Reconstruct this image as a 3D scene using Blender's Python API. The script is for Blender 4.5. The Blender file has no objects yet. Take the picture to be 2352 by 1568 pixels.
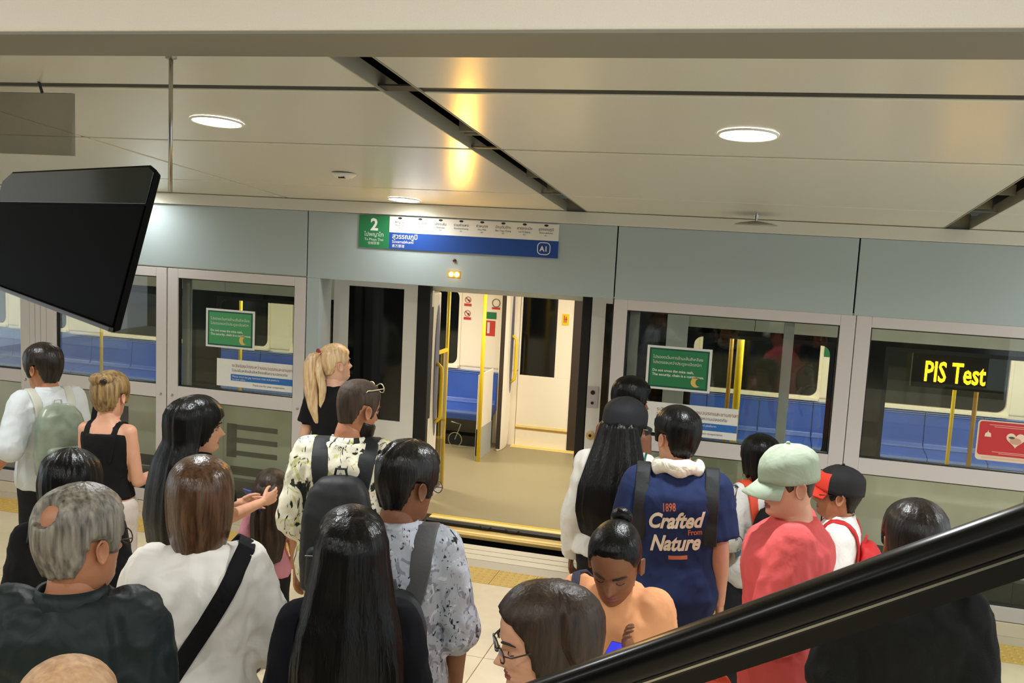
import bpy, math, random
import numpy as np
from mathutils import Vector, Matrix, noise
from mathutils.bvhtree import BVHTree
random.seed(7); rng = np.random.default_rng(7)
SC = bpy.context.scene
PI = math.pi
# ------------------------------------------------------------------ camera
CAM = Vector((0.0, -6.868, 2.6)); F = 2203.7; PITCH, ROLL, YAW = .12334, .04978, .26085
cy, sy, cp, sp, cr, sr = math.cos(YAW), math.sin(YAW), math.cos(PITCH), math.sin(PITCH), math.cos(ROLL), math.sin(ROLL)
fw = Vector((-sy*cp, cy*cp, -sp)); rt = Vector((cy, sy, 0)); dn = fw.cross(rt)
r2 = rt*cr - dn*sr; d2 = rt*sr + dn*cr
cam = bpy.data.cameras.new('camera'); camo = bpy.data.objects.new('camera', cam); SC.collection.objects.link(camo)
M = Matrix((( r2.x, -d2.x, -fw.x), (r2.y, -d2.y, -fw.y), (r2.z, -d2.z, -fw.z))).to_4x4(); M.translation = CAM
camo.matrix_world = M; cam.sensor_width = 36; cam.lens = 36*F/2352; cam.clip_start = .05
SC.camera = camo
SC.view_settings.view_transform = 'Standard'; SC.view_settings.look = 'None'; SC.view_settings.gamma = 1
SC.view_settings.exposure = 0.42; SC.view_settings.use_curve_mapping = False
# ------------------------------------------------------------------ world and large lights
w = bpy.data.worlds.new('world'); SC.world = w; w.use_nodes = True
w.node_tree.nodes['Background'].inputs[0].default_value = (.86, .95, 1, 1); w.node_tree.nodes['Background'].inputs[1].default_value = .95
def area(name, loc, size, power, col=(1, .92, .8), rot=(0, 0, 0), shape='DISK', sy_=None, spread=PI):
    l = bpy.data.lights.new(name, 'AREA'); l.energy = power; l.color = col; l.shape = shape; l.size = size
    if sy_: l.size_y = sy_
    l.spread = spread
    o = bpy.data.objects.new(name, l); o.location = loc; o.rotation_euler = rot; SC.collection.objects.link(o); return o
def ceil_z(y): return 2.70 - .107*y
DOWN = [(-2.56, -2.82), (-2.63, -.26), (-.14, -2.81), (-4.96, -.26), (-4.96, -2.82), (2.30, -.26), (2.3, -2.82)]
BACK = [(-2.6, -6.4), (-.2, -6.4), (2.3, -6.4), (-5.0, -6.4), (-2.6, -8.9), (-.2, -8.9), (2.3, -8.9)]
for x_, y_ in DOWN:
    area('downlight_lamp', (x_, y_, ceil_z(y_)-.03), .20, 22 if y_ < -1 else 3.2, (.93, .97, 1), (-.107, 0, 0), spread=2.9)
for x_, y_ in BACK:
    area('hall_lamp', (x_, y_, 3.55), .35, 20, (.92, .97, 1))
# ------------------------------------------------------------------ helpers
def L(c):
    out = []
    for v in c[:3]:
        v /= 255; out.append(v/12.92 if v <= .04045 else ((v+.055)/1.055)**2.4)
    return (*out, 1)
MATS = {}
def mat(name, col, rough=.5, metal=0, emit=0, noise_=0, nscale=40, bump=0, bscale=30, coat=0, spec=.5, var=None, stretch=None, sheen=0):
    if name in MATS: return MATS[name]
    m = bpy.data.materials.new(name); m.use_nodes = True; nt = m.node_tree; b = nt.nodes['Principled BSDF']
    b.inputs['Base Color'].default_value = L(col); b.inputs['Roughness'].default_value = rough; b.inputs['Metallic'].default_value = metal
    b.inputs['Specular IOR Level'].default_value = spec; b.inputs['Coat Weight'].default_value = coat
    if sheen: b.inputs['Sheen Weight'].default_value = sheen
    if emit: b.inputs['Emission Color'].default_value = L(col); b.inputs['Emission Strength'].default_value = emit
    if noise_ or bump or var:
        tc = nt.nodes.new('ShaderNodeTexCoord'); mp = nt.nodes.new('ShaderNodeMapping'); nt.links.new(tc.outputs['Object'], mp.inputs[0])
        if stretch: mp.inputs['Scale'].default_value = stretch
        if noise_ or var:
            n = nt.nodes.new('ShaderNodeTexNoise'); n.inputs['Scale'].default_value = nscale; n.inputs['Detail'].default_value = 4
            nt.links.new(mp.outputs[0], n.inputs[0])
            r = nt.nodes.new('ShaderNodeValToRGB'); a = L(col); k = noise_
            r.color_ramp.elements[0].position = .3; r.color_ramp.elements[1].position = .7
            r.color_ramp.elements[0].color = L(var) if var else (a[0]*(1-k), a[1]*(1-k), a[2]*(1-k), 1)
            r.color_ramp.elements[1].color = a if var else (min(1, a[0]*(1+k)), min(1, a[1]*(1+k)), min(1, a[2]*(1+k)), 1)
            nt.links.new(n.outputs[0], r.inputs[0]); nt.links.new(r.outputs[0], b.inputs['Base Color'])
        if bump:
            n2 = nt.nodes.new('ShaderNodeTexNoise'); n2.inputs['Scale'].default_value = bscale; n2.inputs['Detail'].default_value = 3
            n2.inputs['Distortion'].default_value = .6
            nt.links.new(mp.outputs[0], n2.inputs[0]); bp = nt.nodes.new('ShaderNodeBump'); bp.inputs['Strength'].default_value = bump; bp.inputs['Distance'].default_value = .03
            nt.links.new(n2.outputs[0], bp.inputs['Height']); nt.links.new(bp.outputs[0], b.inputs['Normal'])
    MATS[name] = m; return m
def glassmat(name, tint=(.9, .95, .92), ior=1.5, rough=.0, k=1.0):
    if name in MATS: return MATS[name]
    m = bpy.data.materials.new(name); m.use_nodes = True; nt = m.node_tree; nt.nodes.clear()
    o = nt.nodes.new('ShaderNodeOutputMaterial'); mx = nt.nodes.new('ShaderNodeMixShader'); t = nt.nodes.new('ShaderNodeBsdfTransparent'); g = nt.nodes.new('ShaderNodeBsdfGlossy')
    fr = nt.nodes.new('ShaderNodeFresnel'); fr.inputs[0].default_value = ior
    t.inputs[0].default_value = (*tint, 1); g.inputs['Roughness'].default_value = rough
    nt.links.new(fr.outputs[0], mx.inputs[0]); nt.links.new(t.outputs[0], mx.inputs[1]); nt.links.new(g.outputs[0], mx.inputs[2]); nt.links.new(mx.outputs[0], o.inputs[0])
    MATS[name] = m; return m
COL = SC.collection
class G:
    """collects verts / faces with material slots into ONE mesh"""
    def __init__(s): s.v = []; s.f = []; s.m = []
    def add(s, v, f, m=0, T=None):
        o = len(s.v)
        if T is not None: v = [tuple(T @ Vector(p)) for p in v]
        s.v += [tuple(p) for p in v]; s.f += [tuple(i+o for i in q) for q in f]; s.m += [m]*len(f); return s
    def box(s, a, b, m=0, T=None):
        x0, y0, z0 = a; x1, y1, z1 = b
        if x0 > x1: x0, x1 = x1, x0
        if y0 > y1: y0, y1 = y1, y0
        if z0 > z1: z0, z1 = z1, z0
        return s.add([(x0,y0,z0),(x1,y0,z0),(x1,y1,z0),(x0,y1,z0),(x0,y0,z1),(x1,y0,z1),(x1,y1,z1),(x0,y1,z1)],
              [(0,3,2,1),(4,5,6,7),(0,1,5,4),(1,2,6,5),(2,3,7,6),(3,0,4,7)], m, T)
    def rings(s, R, m=0, cap=True, T=None):
        n = len(R[0]); v = [p for r in R for p in r]; f = []
        for i in range(len(R)-1):
            for j in range(n): f.append((i*n+j, i*n+(j+1) % n, (i+1)*n+(j+1) % n, (i+1)*n+j))
        if cap: f.append(tuple(range(n-1, -1, -1))); f.append(tuple((len(R)-1)*n+j for j in range(n)))
        return s.add(v, f, m, T)
    def tube(s, pts, r, n=8, m=0, flat=1.0, up=None, T=None):
        pts = [Vector(p) for p in pts]
        if not hasattr(r, '__len__'): r = [r]*len(pts)
        R = []; prev = None
        for i, p in enumerate(pts):
            d = (pts[min(i+1, len(pts)-1)]-pts[max(i-1, 0)])
            d = d.normalized() if d.length > 1e-9 else Vector((0, 0, 1))
            a = Vector(up) if up is not None else (Vector((0, 0, 1)) if abs(d.z) < .9 else Vector((0, 1, 0)))
            if up is None and prev is not None: a = prev
            u = (a-d*a.dot(d)); u = u.normalized() if u.length > 1e-6 else d.orthogonal().normalized()
            prev = u; w_ = d.cross(u)
            R.append([p+u*math.cos(2*PI*k/n)*r[i]*flat+w_*math.sin(2*PI*k/n)*r[i] for k in range(n)])
        return s.rings(R, m, T=T)
    def cap(s, a, b, ra, rb, n=12, m=0):
        a = Vector(a); b = Vector(b); d = (b-a); l = d.length
        if l < 1e-6: return s
        d /= l; pts = []; rr = []
        for t in (80, 55, 28): pts.append(a-d*ra*math.sin(math.radians(t))); rr.append(ra*math.cos(math.radians(t)))
        for t in (0, .5, 1): pts.append(a+d*l*t); rr.append(ra+(rb-ra)*t)
        for t in (28, 55, 80): pts.append(b+d*rb*math.sin(math.radians(t))); rr.append(rb*math.cos(math.radians(t)))
        return s.tube(pts, rr, n, m)
    def ell(s, c, r, nu=14, nv=9, m=0, T=None):
        R = []
        for i in range(1, nv):
            t = PI*i/nv; R.append([(c[0]+r[0]*math.sin(t)*math.cos(2*PI*j/nu), c[1]+r[1]*math.sin(t)*math.sin(2*PI*j/nu), c[2]-r[2]*math.cos(t)) for j in range(nu)])
        return s.rings(R, m, T=T)
    def build(s, name, mats, parent=None, bevel=0, smooth=False, **tags):
        me = bpy.data.meshes.new(name); me.from_pydata(s.v, [], s.f)
        for mm in (mats if isinstance(mats, (list, tuple)) else [mats]): me.materials.append(mm)
        if any(s.m): me.polygons.foreach_set('material_index', s.m)
        if smooth: me.polygons.foreach_set('use_smooth', [True]*len(me.polygons))
        me.update(); o = bpy.data.objects.new(name, me); COL.objects.link(o)
        if parent is not None: o.parent = parent
        if bevel:
            b = o.modifiers.new('b', 'BEVEL'); b.width = bevel; b.segments = 2; b.limit_method = 'ANGLE'
        for k, v in tags.items(): o[k] = v
        return o
def B(name, a, b, m, parent=None, bevel=0, **tags): return G().box(a, b).build(name, m, parent, bevel, **tags)
def empty(name, loc=(0, 0, 0), rz=0, **tags):
    o = bpy.data.objects.new(name, None); o.location = loc; o.rotation_euler = (0, 0, rz); o.empty_display_size = .1; COL.objects.link(o)
    for k, v in tags.items(): o[k] = v
    return o
def dup(o, parent=None, loc=None):
    c = o.copy(); COL.objects.link(c)
    if parent is not None: c.parent = parent
    if loc is not None: c.location = loc
    return c
_fc = {}
def text_g(s, size, shear=0, bold=0, align='LEFT', space=1.0, res=2):
    """text outlines as a flat mesh in the xz plane (x right, z up), facing -y"""
    c = bpy.data.curves.new('t', 'FONT'); c.body = s; c.size = size; c.shear = shear; c.offset = bold; c.align_x = align; c.space_character = space
    c.resolution_u = res; c.fill_mode = 'FRONT'
    o = bpy.data.objects.new('t', c); COL.objects.link(o); bpy.context.view_layer.update()
    me = bpy.data.meshes.new_from_object(o.evaluated_get(bpy.context.evaluated_depsgraph_get()))
    v = [(p.co.x, 0.0, p.co.y) for p in me.vertices]; f = [tuple(q.vertices) for q in me.polygons]
    bpy.data.objects.remove(o); bpy.data.curves.remove(c); bpy.data.meshes.remove(me)
    return v, f
def text(name, s, size, pos, m, parent=None, **k):
    v, f = text_g(s, size, **k); g = G(); g.add([(a+pos[0], pos[1], c+pos[2]) for a, _, c in v], f); return g.build(name, m, parent)
def rrect(x0, z0, x1, z1, r, n=5):
    P = []
    for cx, cz, a in ((x1-r, z1-r, 0), (x0+r, z1-r, 90), (x0+r, z0+r, 180), (x1-r, z0+r, 270)):
        for i in range(n+1):
            t = math.radians(a+90*i/n); P.append((cx+r*math.cos(t), cz+r*math.sin(t)))
    return P
def frame_g(g, outer, inner, y0, y1, m=0):
    """picture-frame shape: equal-length outlines in xz, extruded y0..y1"""
    n = len(outer); v = [(x, y0, z) for x, z in outer]+[(x, y0, z) for x, z in inner]+[(x, y1, z) for x, z in outer]+[(x, y1, z) for x, z in inner]; f = []
    for i in range(n):
        j = (i+1) % n
        f += [(i, j, n+j, n+i), (2*n+j, 2*n+i, 3*n+i, 3*n+j), (j, i, 2*n+i, 2*n+j), (n+i, n+j, 3*n+j, 3*n+i)]
    return g.add(v, f, m)
def slab_g(g, outl, y0, y1, m=0):
    return g.rings([[(x, y0, z) for x, z in outl], [(x, y1, z) for x, z in outl]], m)
def rect_match(outl, x0, z0, x1, z1):
    """points on a rectangle matched one to one with a rounded outline"""
    P = []; n = len(outl)//4
    for k, (cx, cz) in enumerate(((x1, z1), (x0, z1), (x0, z0), (x1, z0))):
        for i in range(n):
            t = i/(n-1); a = outl[k*n+i]
            if k == 0: q = (cx, a[1]) if t < .5 else (a[0], cz)
            elif k == 1: q = (a[0], cz) if t < .5 else (cx, a[1])
            elif k == 2: q = (cx, a[1]) if t < .5 else (a[0], cz)
            else: q = (a[0], cz) if t < .5 else (cx, a[1])
            if n % 2 == 1 and i == n//2 or abs(t-.5) < .51/(n-1) and False: q = (cx, cz)
            P.append(q)
        
    return P
# ------------------------------------------------------------------ materials of the place
m_ceil = mat('ceiling_metal', (212, 211, 198), .26, .0, noise_=.05, nscale=900, spec=.9, bump=.02, bscale=3)
m_soffit = mat('soffit_shade', (128, 126, 114), .7, noise_=.03, nscale=300)  # shade under the bulkhead is put into this darker underside colour
m_wall = mat('hall_wall', (84, 82, 74), .7)
m_dark = mat('dark_void', (16, 17, 16), .7)
m_dgreen = mat('slot_dark', (34, 38, 34), .6)
m_slot = mat('slot_liner', (150, 148, 132), .6)
m_beam = mat('bulkhead_plaster', (222, 214, 200), .75, noise_=.03, nscale=300)
m_fascia = mat('fascia_blue_grey', (168, 182, 184), .42, noise_=.04, nscale=700)
m_alu = mat('frame_aluminium', (204, 198, 196), .42, .0, noise_=.03, nscale=500)
m_alu2 = mat('leaf_aluminium', (176, 178, 170), .4)
m_gasket = mat('gasket', (22, 24, 24), .5)
m_tile = mat('floor_tile', (236, 218, 182), .32, noise_=.03, nscale=12)
m_tact = mat('tactile_tile', (222, 184, 96), .6, noise_=.05, nscale=60)
m_grout = mat('grout', (240, 228, 200), .8)
m_band = mat('pale_band', (206, 192, 168), .5)
m_sill = mat('sill_metal', (226, 214, 190), .4, .2)
m_train = mat('train_body', (240, 236, 208), .42, .05, noise_=.05, nscale=5)
m_leaf = mat('train_leaf', (246, 243, 234), .45)
m_black = mat('black_rubber', (12, 12, 12), .5)
m_bglass = mat('black_glass', (9, 12, 13), .08)
m_cream = mat('train_cream', (250, 238, 214), .45)
m_floor2 = mat('train_lino', (158, 144, 108), .45, noise_=.10, nscale=300)
m_seat = mat('seat_blue', (54, 90, 178), .35, noise_=.08, nscale=4)
m_seat2 = mat('seat_blue_light', (112, 136, 196), .35)
m_yel = mat('pole_yellow', (246, 208, 30), .35)
m_brass = mat('pole_brass', (190, 146, 60), .35, .4)
m_gold = mat('gold_step', (222, 186, 110), .4, .2)
m_step = mat('threshold', (250, 226, 150), .5)
m_red = mat('sticker_red', (206, 60, 48), .5)
m_green = mat('poster_green', (34, 120, 72), .5)
m_dkgreen = mat('poster_green_border', (12, 80, 66), .5)
m_white = mat('print_white', (222, 222, 216), .7)
m_blue = mat('sign_blue', (14, 66, 146), .75)
m_steel = mat('steel', (170, 168, 160), .25, 1)
m_ink = mat('ink_grey', (74, 74, 78), .6)
m_glass = glassmat('screen_glass', (.93, .95, .93), 1.4)
m_tglass = glassmat('train_glass', (.80, .82, .78), 1.4)
m_lamp = mat('lamp_white', (255, 250, 240), .5, emit=16)
m_amber = mat('lamp_amber', (255, 190, 70), .5, emit=26)
m_led = mat('led_yellow', (255, 176, 12), .5, emit=12)
m_led2 = mat('led_halo', (70, 30, 2), .5)
# ------------------------------------------------------------------ floor
X0, X1 = -13.0, 4.0
fl = B('floor', (X0, -11, -.12), (X1, -.0, -.012), m_grout, kind='structure')
tx = [-1.49+1.2*i for i in range(-9, 5)]
proto = None
ys = [-.45]+[-1.59-1.2*i for i in range(7)]
for j in range(len(ys)-1):
    d = ys[j]-ys[j+1]
    pr = G().box((.003, -d+.003, -.012), (1.197, -.003, 0)).build('tile', m_tile, fl)
    pr.location = (tx[0], ys[j], 0)
    for x_ in tx[1:]: dup(pr, fl, (x_, ys[j], 0))
B('edge_band', (X0, -.15, -.012), (X1, 0, .0), m_band, fl)
g = G().box((.002, .002, -.012), (.298, .298, .001))
for i in range(6):
    for j in range(6):
        cx_, cy_ = .025+.05*i, .025+.05*j; k = .014; t = .006
        g.add([(cx_-k, cy_-k, 0), (cx_+k, cy_-k, 0), (cx_+k, cy_+k, 0), (cx_-k, cy_+k, 0), (cx_-t, cy_-t, .006), (cx_+t, cy_-t, .006), (cx_+t, cy_+t, .006), (cx_-t, cy_+t, .006)],
              [(4,5,6,7),(0,1,5,4),(1,2,6,5),(2,3,7,6),(3,0,4,7)])
pr = g.build('tactile_tile', m_tact, fl); pr.location = (-7.2, -.45, 0)
for i in range(1, 38): dup(pr, fl, (-7.2+.3*i, -.45, 0))
B('pit', (X0, .33, -1.2), (X1, 1.0, -1.1), m_dark, fl)
B('platform_edge', (X0, .0, -1.1), (X1, .33, -.02), m_dgreen, fl)
for (a, b_) in ((.0, .10), (.112, .2), (.212, .31)):
    B('sill_strip', (-3.45, a, -.02), (-1.05, b_, .004), m_sill, fl)
# ------------------------------------------------------------------ ceiling
ce = empty('ceiling', kind='structure')
def cbox(name, x0, x1, y0, y1, z0, z1, m, parent=None, bevel=0):
    """box whose top and bottom follow the ceiling slope"""
    v = [(x0,y0,ceil_z(y0)+z0),(x1,y0,ceil_z(y0)+z0),(x1,y1,ceil_z(y1)+z0),(x0,y1,ceil_z(y1)+z0),(x0,y0,ceil_z(y0)+z1),(x1,y0,ceil_z(y0)+z1),(x1,y1,ceil_z(y1)+z1),(x0,y1,ceil_z(y1)+z1)]
    return G().add(v, [(0,3,2,1),(4,5,6,7),(0,1,5,4),(1,2,6,5),(2,3,7,6),(3,0,4,7)]).build(name, m, parent, bevel)
cbox('backing', X0, X1, -4.9, .3, .13, .17, m_dark, ce)
m_joint = mat('joint_strip', (96, 96, 82), .6)
for y_, h_ in ((-.8075, .014), (-2.3025, .019), (-3.4425, .04)): cbox('joint_strip', X0, X1, y_-h_, y_+h_, .006, .012, m_joint if h_ < .03 else m_dgreen, ce)
colsx = [(-13.0, -8.52), (-8.50, -6.12), (-6.10, -3.715), (-3.69, -1.475), (-1.315, 1.055), (1.215, 4.0)]
rows = [(.02, -.795), (-.82, -2.285), (-2.32, -3.405), (-3.48, -4.7)]
for cx0, cx1 in colsx:
    for ry0, ry1 in rows:
        o = cbox('ceiling_panel', cx0, cx1, ry1, ry0, 0, .05, m_ceil, ce, .004)
# slot linings: lighter left cheek, things inside
for xs in (-1.475, 1.055):
    cbox('slot_cheek', xs, xs+.006, -4.7, .02, -.002, .062, m_slot, ce); cbox('slot_cheek', xs+.155, xs+.16, -4.7, .02, -.002, .062, m_slot, ce)
    cbox('slot_end', xs, xs+.16, 0, .02, 0, .1, m_slot, ce)
    g = G()
    for y_ in (-2.5, -2.42, -1.2, -.65):
        g.box((xs+.006, y_-.02, ceil_z(y_)+.045), (xs+.15, y_+.02, ceil_z(y_)+.10))
    g.build('slot_bracket', m_slot, ce)
B('trim_1', (X0, -4.87, 3.0), (X1, -4.57, 3.6), m_beam, kind='structure', bevel=.006)
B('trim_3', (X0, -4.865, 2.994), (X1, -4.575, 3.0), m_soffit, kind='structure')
B('wall_front', (X0, 4.7, -1.2), (X1, 4.8, 3.6), m_dark, kind='structure')
B('wall_back', (X0, -11.2, -.1), (X1, -11, 3.7), m_wall, kind='structure')
B('trim_2', (X0, -.035, 2.612), (X1, .25, 2.70), m_ceil, kind='structure', bevel=.004)
cei2 = B('ceiling_near', (X0, -11, 3.6), (X1, -4.57, 3.7), m_beam, kind='structure'); cei2.name = 'ceiling.001'
# downlights
labels = ['large glowing downlight on the ceiling, directly right of the thin hanging rod', 'smaller glowing downlight close above the green number 2 sign',
          'large glowing downlight on the right half of the ceiling above the round metal plate', 'small downlight close to the header at far left', 'downlight outside the left frame edge near suspended screen',
          'small downlight beyond the right ceiling slot near the header', 'downlight beyond right slot nearest the bulkhead']
for (x_, y_), lb in zip(DOWN, labels):
    t = empty('downlight', (x_, y_, ceil_z(y_)), label=lb, category='ceiling light', group='ceiling downlights'); t.rotation_euler = (-.107, 0, 0)
    g = G(); n = 32
    g.rings([[(r*math.cos(2*PI*k/n), r*math.sin(2*PI*k/n), z) for k in range(n)] for r, z in ((.122, -.001), (.122, -.008), (.114, -.010), (.110, -.004))], cap=False); g.build('trim_ring', m_white, t, smooth=True)
    g = G(); g.rings([[(r*math.cos(2*PI*k/n), r*math.sin(2*PI*k/n), z) for k in range(n)] for r, z in ((.111, -.002), (.108, -.007))]); g.build('diffuser', m_lamp, t)
# emergency light, smoke plate, rod
t = empty('ceiling_detector', (-2.58, -1.39, ceil_z(-1.39)), label='small white detector box with a dark spot on the ceiling left of centre', category='detector')
g = G(); n = 20; g.rings([[(r*math.cos(2*PI*k/n), r*math.sin(2*PI*k/n), z) for k in range(n)] for r, z in ((.075, 0), (.075, -.012), (.05, -.03), (.02, -.036))]); g.build('housing', m_white, t, smooth=True)
G().box((-.012, -.055, -.034), (.026, -.03, -.022)).build('sensor', m_black, t)
t = empty('sprinkler_plate', (-.13, -.35, ceil_z(-.35)), label='round metal disc hanging on a short stem below the right ceiling panel', category='sprinkler')
G().tube([(0, 0, 0), (0, 0, -.06)], .009, 10).build('stem', m_steel, t)
g = G(); g.rings([[(.018*math.cos(2*PI*k/12), .018*math.sin(2*PI*k/12), z) for k in range(12)] for z in (-.012, -.028)]); g.build('collar', m_steel, t)
g = G(); n = 32; g.rings([[(r*math.cos(2*PI*k/n), r*math.sin(2*PI*k/n), z) for k in range(n)] for r, z in ((.02, -.05), (.10, -.062), (.135, -.072), (.137, -.078), (.13, -.078), (.02, -.066))]); g.build('disc', mat('disc_grey', (176, 172, 156), .4, .5), t, smooth=True)
t = empty('suspension_rod', (-2.08, -3.87, 3.115), label='thin steel rod hanging straight down from the ceiling beside the black screen', category='rod')
G().tube([(0, 0, 0), (0, 0, -.468)], .0075, 12).build('shaft', m_steel, t, smooth=True)
g = G(); g.rings([[(r*math.cos(2*PI*k/16), r*math.sin(2*PI*k/16), z) for k in range(16)] for r, z in ((.02, 0), (.02, -.008), (.009, -.012))]); g.build('flange', m_steel, t)
# smoked hanging panel at far left
t = empty('smoked_panel', (-3.1, -3.5, 3.05), label='smoky see-through panel hanging from the ceiling in the top left corner', category='panel')
G().box((-.9, -.01, -.27), (.31, .01, -.02)).build('sheet', glassmat('smoke', (.62, .62, .60), 1.2, .3), t)
G().tube([(.16, 0, -.02), (.12, 0, .09)], .006).build('hanger', m_dgreen, t)
# ------------------------------------------------------------------ header with sign
hd = empty('header_beam', (0, 0, 2.09), label='long blue-grey header over the platform screen doors', category='header')
def H(name, a, b, m, bevel=.003, parent=hd): return B(name, (a[0], a[1], a[2]-2.09), (b[0], b[1], b[2]-2.09), m, parent, bevel)
for a, b_, zb in ((-13, -8.425, 2.10), (-8.415, -5.985, 2.10), (-5.975, -3.535, 2.10), (-3.525, -1.095, 2.09), (-1.085, .545, 2.09), (.555, 2.99, 2.09), (3.0, 4.0, 2.09)):
    H('header_panel', (a, 0, zb), (b_, .03, 2.61), m_fascia)
H('header_box', (-13, .035, 2.10), (4.0, .22, 2.61), m_gasket)
sg = empty('route_sign', (-3.09, -.012, 2.355), label='long green, white and blue platform sign on the header above the open door', category='sign')
B('number_panel', (0, 0, 0), (.25, .011, .246), m_green, sg)
B('map_panel', (.25, 0, .125), (1.57, .011, .246), m_white, sg)
B('name_panel', (.25, 0, 0), (1.57, .011, .125), m_blue, sg)
text('number', '2', .125, (.095, -.002, .135), m_white, sg, bold=.004)
text('caption', 'ไปพญาไท', .042, (.125, -.002, .088), m_white, sg, align='CENTER')
text('caption', 'To Phaya Thai', .027, (.125, -.002, .055), m_white, sg, align='CENTER')
text('caption', '往帕亚泰', .024, (.125, -.002, .027), m_white, sg, align='CENTER')
text('station_name', 'สุวรรณภูมิ', .050, (.275, -.002, .080), m_white, sg, bold=.0006)
text('station_name', 'Suvarnabhumi', .031, (.275, -.002, .046), m_white, sg)
text('station_name', '素万那普', .026, (.275, -.002, .014), m_white, sg)
g = G(); frame_g(g, rrect(1.415, .020, 1.515, .112, .032), rrect(1.421, .026, 1.509, .106, .026), -.002, .0); g.build('code_ring', m_white, sg)
text('code', 'A1', .052, (1.465, -.002, .047), m_white, sg, align='CENTER', bold=.0015)
for i, (a, b_) in enumerate((('พญาไท', 'Phaya Thai'), ('ราชปรารภ', 'Ratchaprarop'), ('มักกะสัน', 'Makkasan'), ('รามคำแหง', 'Ramkhamhaeng'), ('หัวหมาก', 'Hua Mak'), ('บ้านทับช้าง', 'Ban Thap Chang'), ('ลาดกระบัง', 'Lat Krabang'), ('สุวรรณภูมิ', 'Suvarnabhumi'))):
    x_ = .335+.163*i
    text('stop_name', a, .028, (x_, -.002, .196), m_ink, sg, align='CENTER'); text('stop_name', b_, .018, (x_, -.002, .174), m_ink, sg, align='CENTER')
    text('stop_name', 'A%d' % (8-i), .016, (x_, -.002, .155), m_ink, sg, align='CENTER')
    g = G(); g.rings([[(x_+.016*math.cos(2*PI*k/12), y_, .242+.016*math.sin(2*PI*k/12)*.5-.008) for k in range(12)] for y_ in (-.002, 0)]); g.build('stop_dot', m_gasket, sg)
dl = empty('door_signal', (-2.31, 0, 2.19), label='pair of glowing amber door lamps under a dark red lens on the header', category='signal lamp')
for dx, dz, r, m_ in ((-.022, 0, .017, m_amber), (.022, 0, .017, m_amber), (0, .103, .014, mat('lens_red', (70, 16, 10), .3))):
    g = G(); g.rings([[(dx+r*k_*math.cos(2*PI*k/20), y_, dz+r*k_*math.sin(2*PI*k/20)) for k in range(20)] for k_, y_ in ((1, 0), (1, -.006), (.7, -.012), (.2, -.014))]); g.build('lens', m_, dl, smooth=True)
G().box((-.05, -.002, -.024), (.05, .0, .024)).build('bezel', mat('bezel', (170, 140, 70), .4), dl)
for dx in (-.022, .022):
    l = area('door_signal_lamp', (-2.31+dx, -.018, 2.19), .026, 2.6, (1, .50, .07), (-PI/2-.12, 0, 0))
# ------------------------------------------------------------------ platform screen modules
def module(x0, x1, label, lower=True, split=None, corner=.0):
    """fixed screen: frame with upper and lower pane; x0..x1 outer edges"""
    t = empty('screen_module', ((x0+x1)/2, 0, 0), label=label, category='glass screen', group='glazed platform screen modules'); c = (x0+x1)/2; a = x0-c; b_ = x1-c; st = .098
    P = lambda n, p, q, m, bv=.003: B(n, p, q, m, t, bv)
    P('stile', (a, 0, .10), (a+st, .06, 2.09), m_alu); P('stile', (b_-st, 0, .10), (b_, .06, 2.09), m_alu)
    P('top_rail', (a+st, .0, 2.015), (b_-st, .06, 2.09), m_alu); P('mid_rail', (a+st, .0, 1.005), (b_-st, .06, 1.115), m_alu)
    P('bottom_rail', (a+st, .0, .10), (b_-st, .06, .20), m_alu)
    P('kick_plate', (a, -.004, .0), (b_, .05, .095), m_sill)
    for nm, z0, z1 in (('upper_pane', 1.115, 2.015), ('lower_pane', .20, 1.005)):
        P(nm, (a+st, .03, z0), (b_-st, .038, z1), m_glass, 0)
        g = G(); frame_g(g, [(b_-st, z1), (a+st, z1), (a+st, z0), (b_-st, z0)], [(b_-st-.008, z1-.008), (a+st+.008, z1-.008), (a+st+.008, z0+.008), (b_-st-.008, z0+.008)], .012, .046)
        g.build('gasket', m_gasket, t)
    for dx, dz in ((a+.05, 1.035), (b_-.05, 1.035)):
        g = G(); g.rings([[(dx+.012*k_*math.cos(2*PI*k/12), y_, dz+.012*k_*math.sin(2*PI*k/12)) for k in range(12)] for k_, y_ in ((1, .002), (1, -.004), (.5, -.006))]); g.build('bolt', m_steel, t)
    return t
module(-8.5, -6.15, 'screen module at the left edge of the picture, left of the triple post')
module(-5.98, -4.795, 'left screen module behind the man with the pale backpack')
module(-4.785, -3.535, 'screen module with green poster and banner, directly left of the open door')
module(-1.085, .57, 'screen module with green poster directly right of the open door')
module(.575, 3.0, 'screen module at the right edge showing the glowing yellow text')
t = empty('mullion_post', (-6.06, 0, 0), label='ribbed aluminium post between the two leftmost screen modules', category='post')
for a in (-.086, -.030, .026): B('rib', (a, -.005, 0), (a+.052, .06, 2.09), m_alu, t, .003)
t = empty('door_post', (-3.47, 0, 0), label='narrow upright post at the left side of the open doorway', category='post')
B('post_face', (-.055, 0, 0), (.055, .06, 2.09), m_fascia, t, .003); B('post_return', (-.03, .06, 0), (.05, .22, 2.09), m_alu2, t, .003)
t = empty('door_post', (-1.07, 0, 0), label='black-edged slim post at the right side of the open doorway', category='post')
B('post_face', (-.03, .04, 0), (-.012, .22, 2.09), m_black, t, .003)
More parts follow.
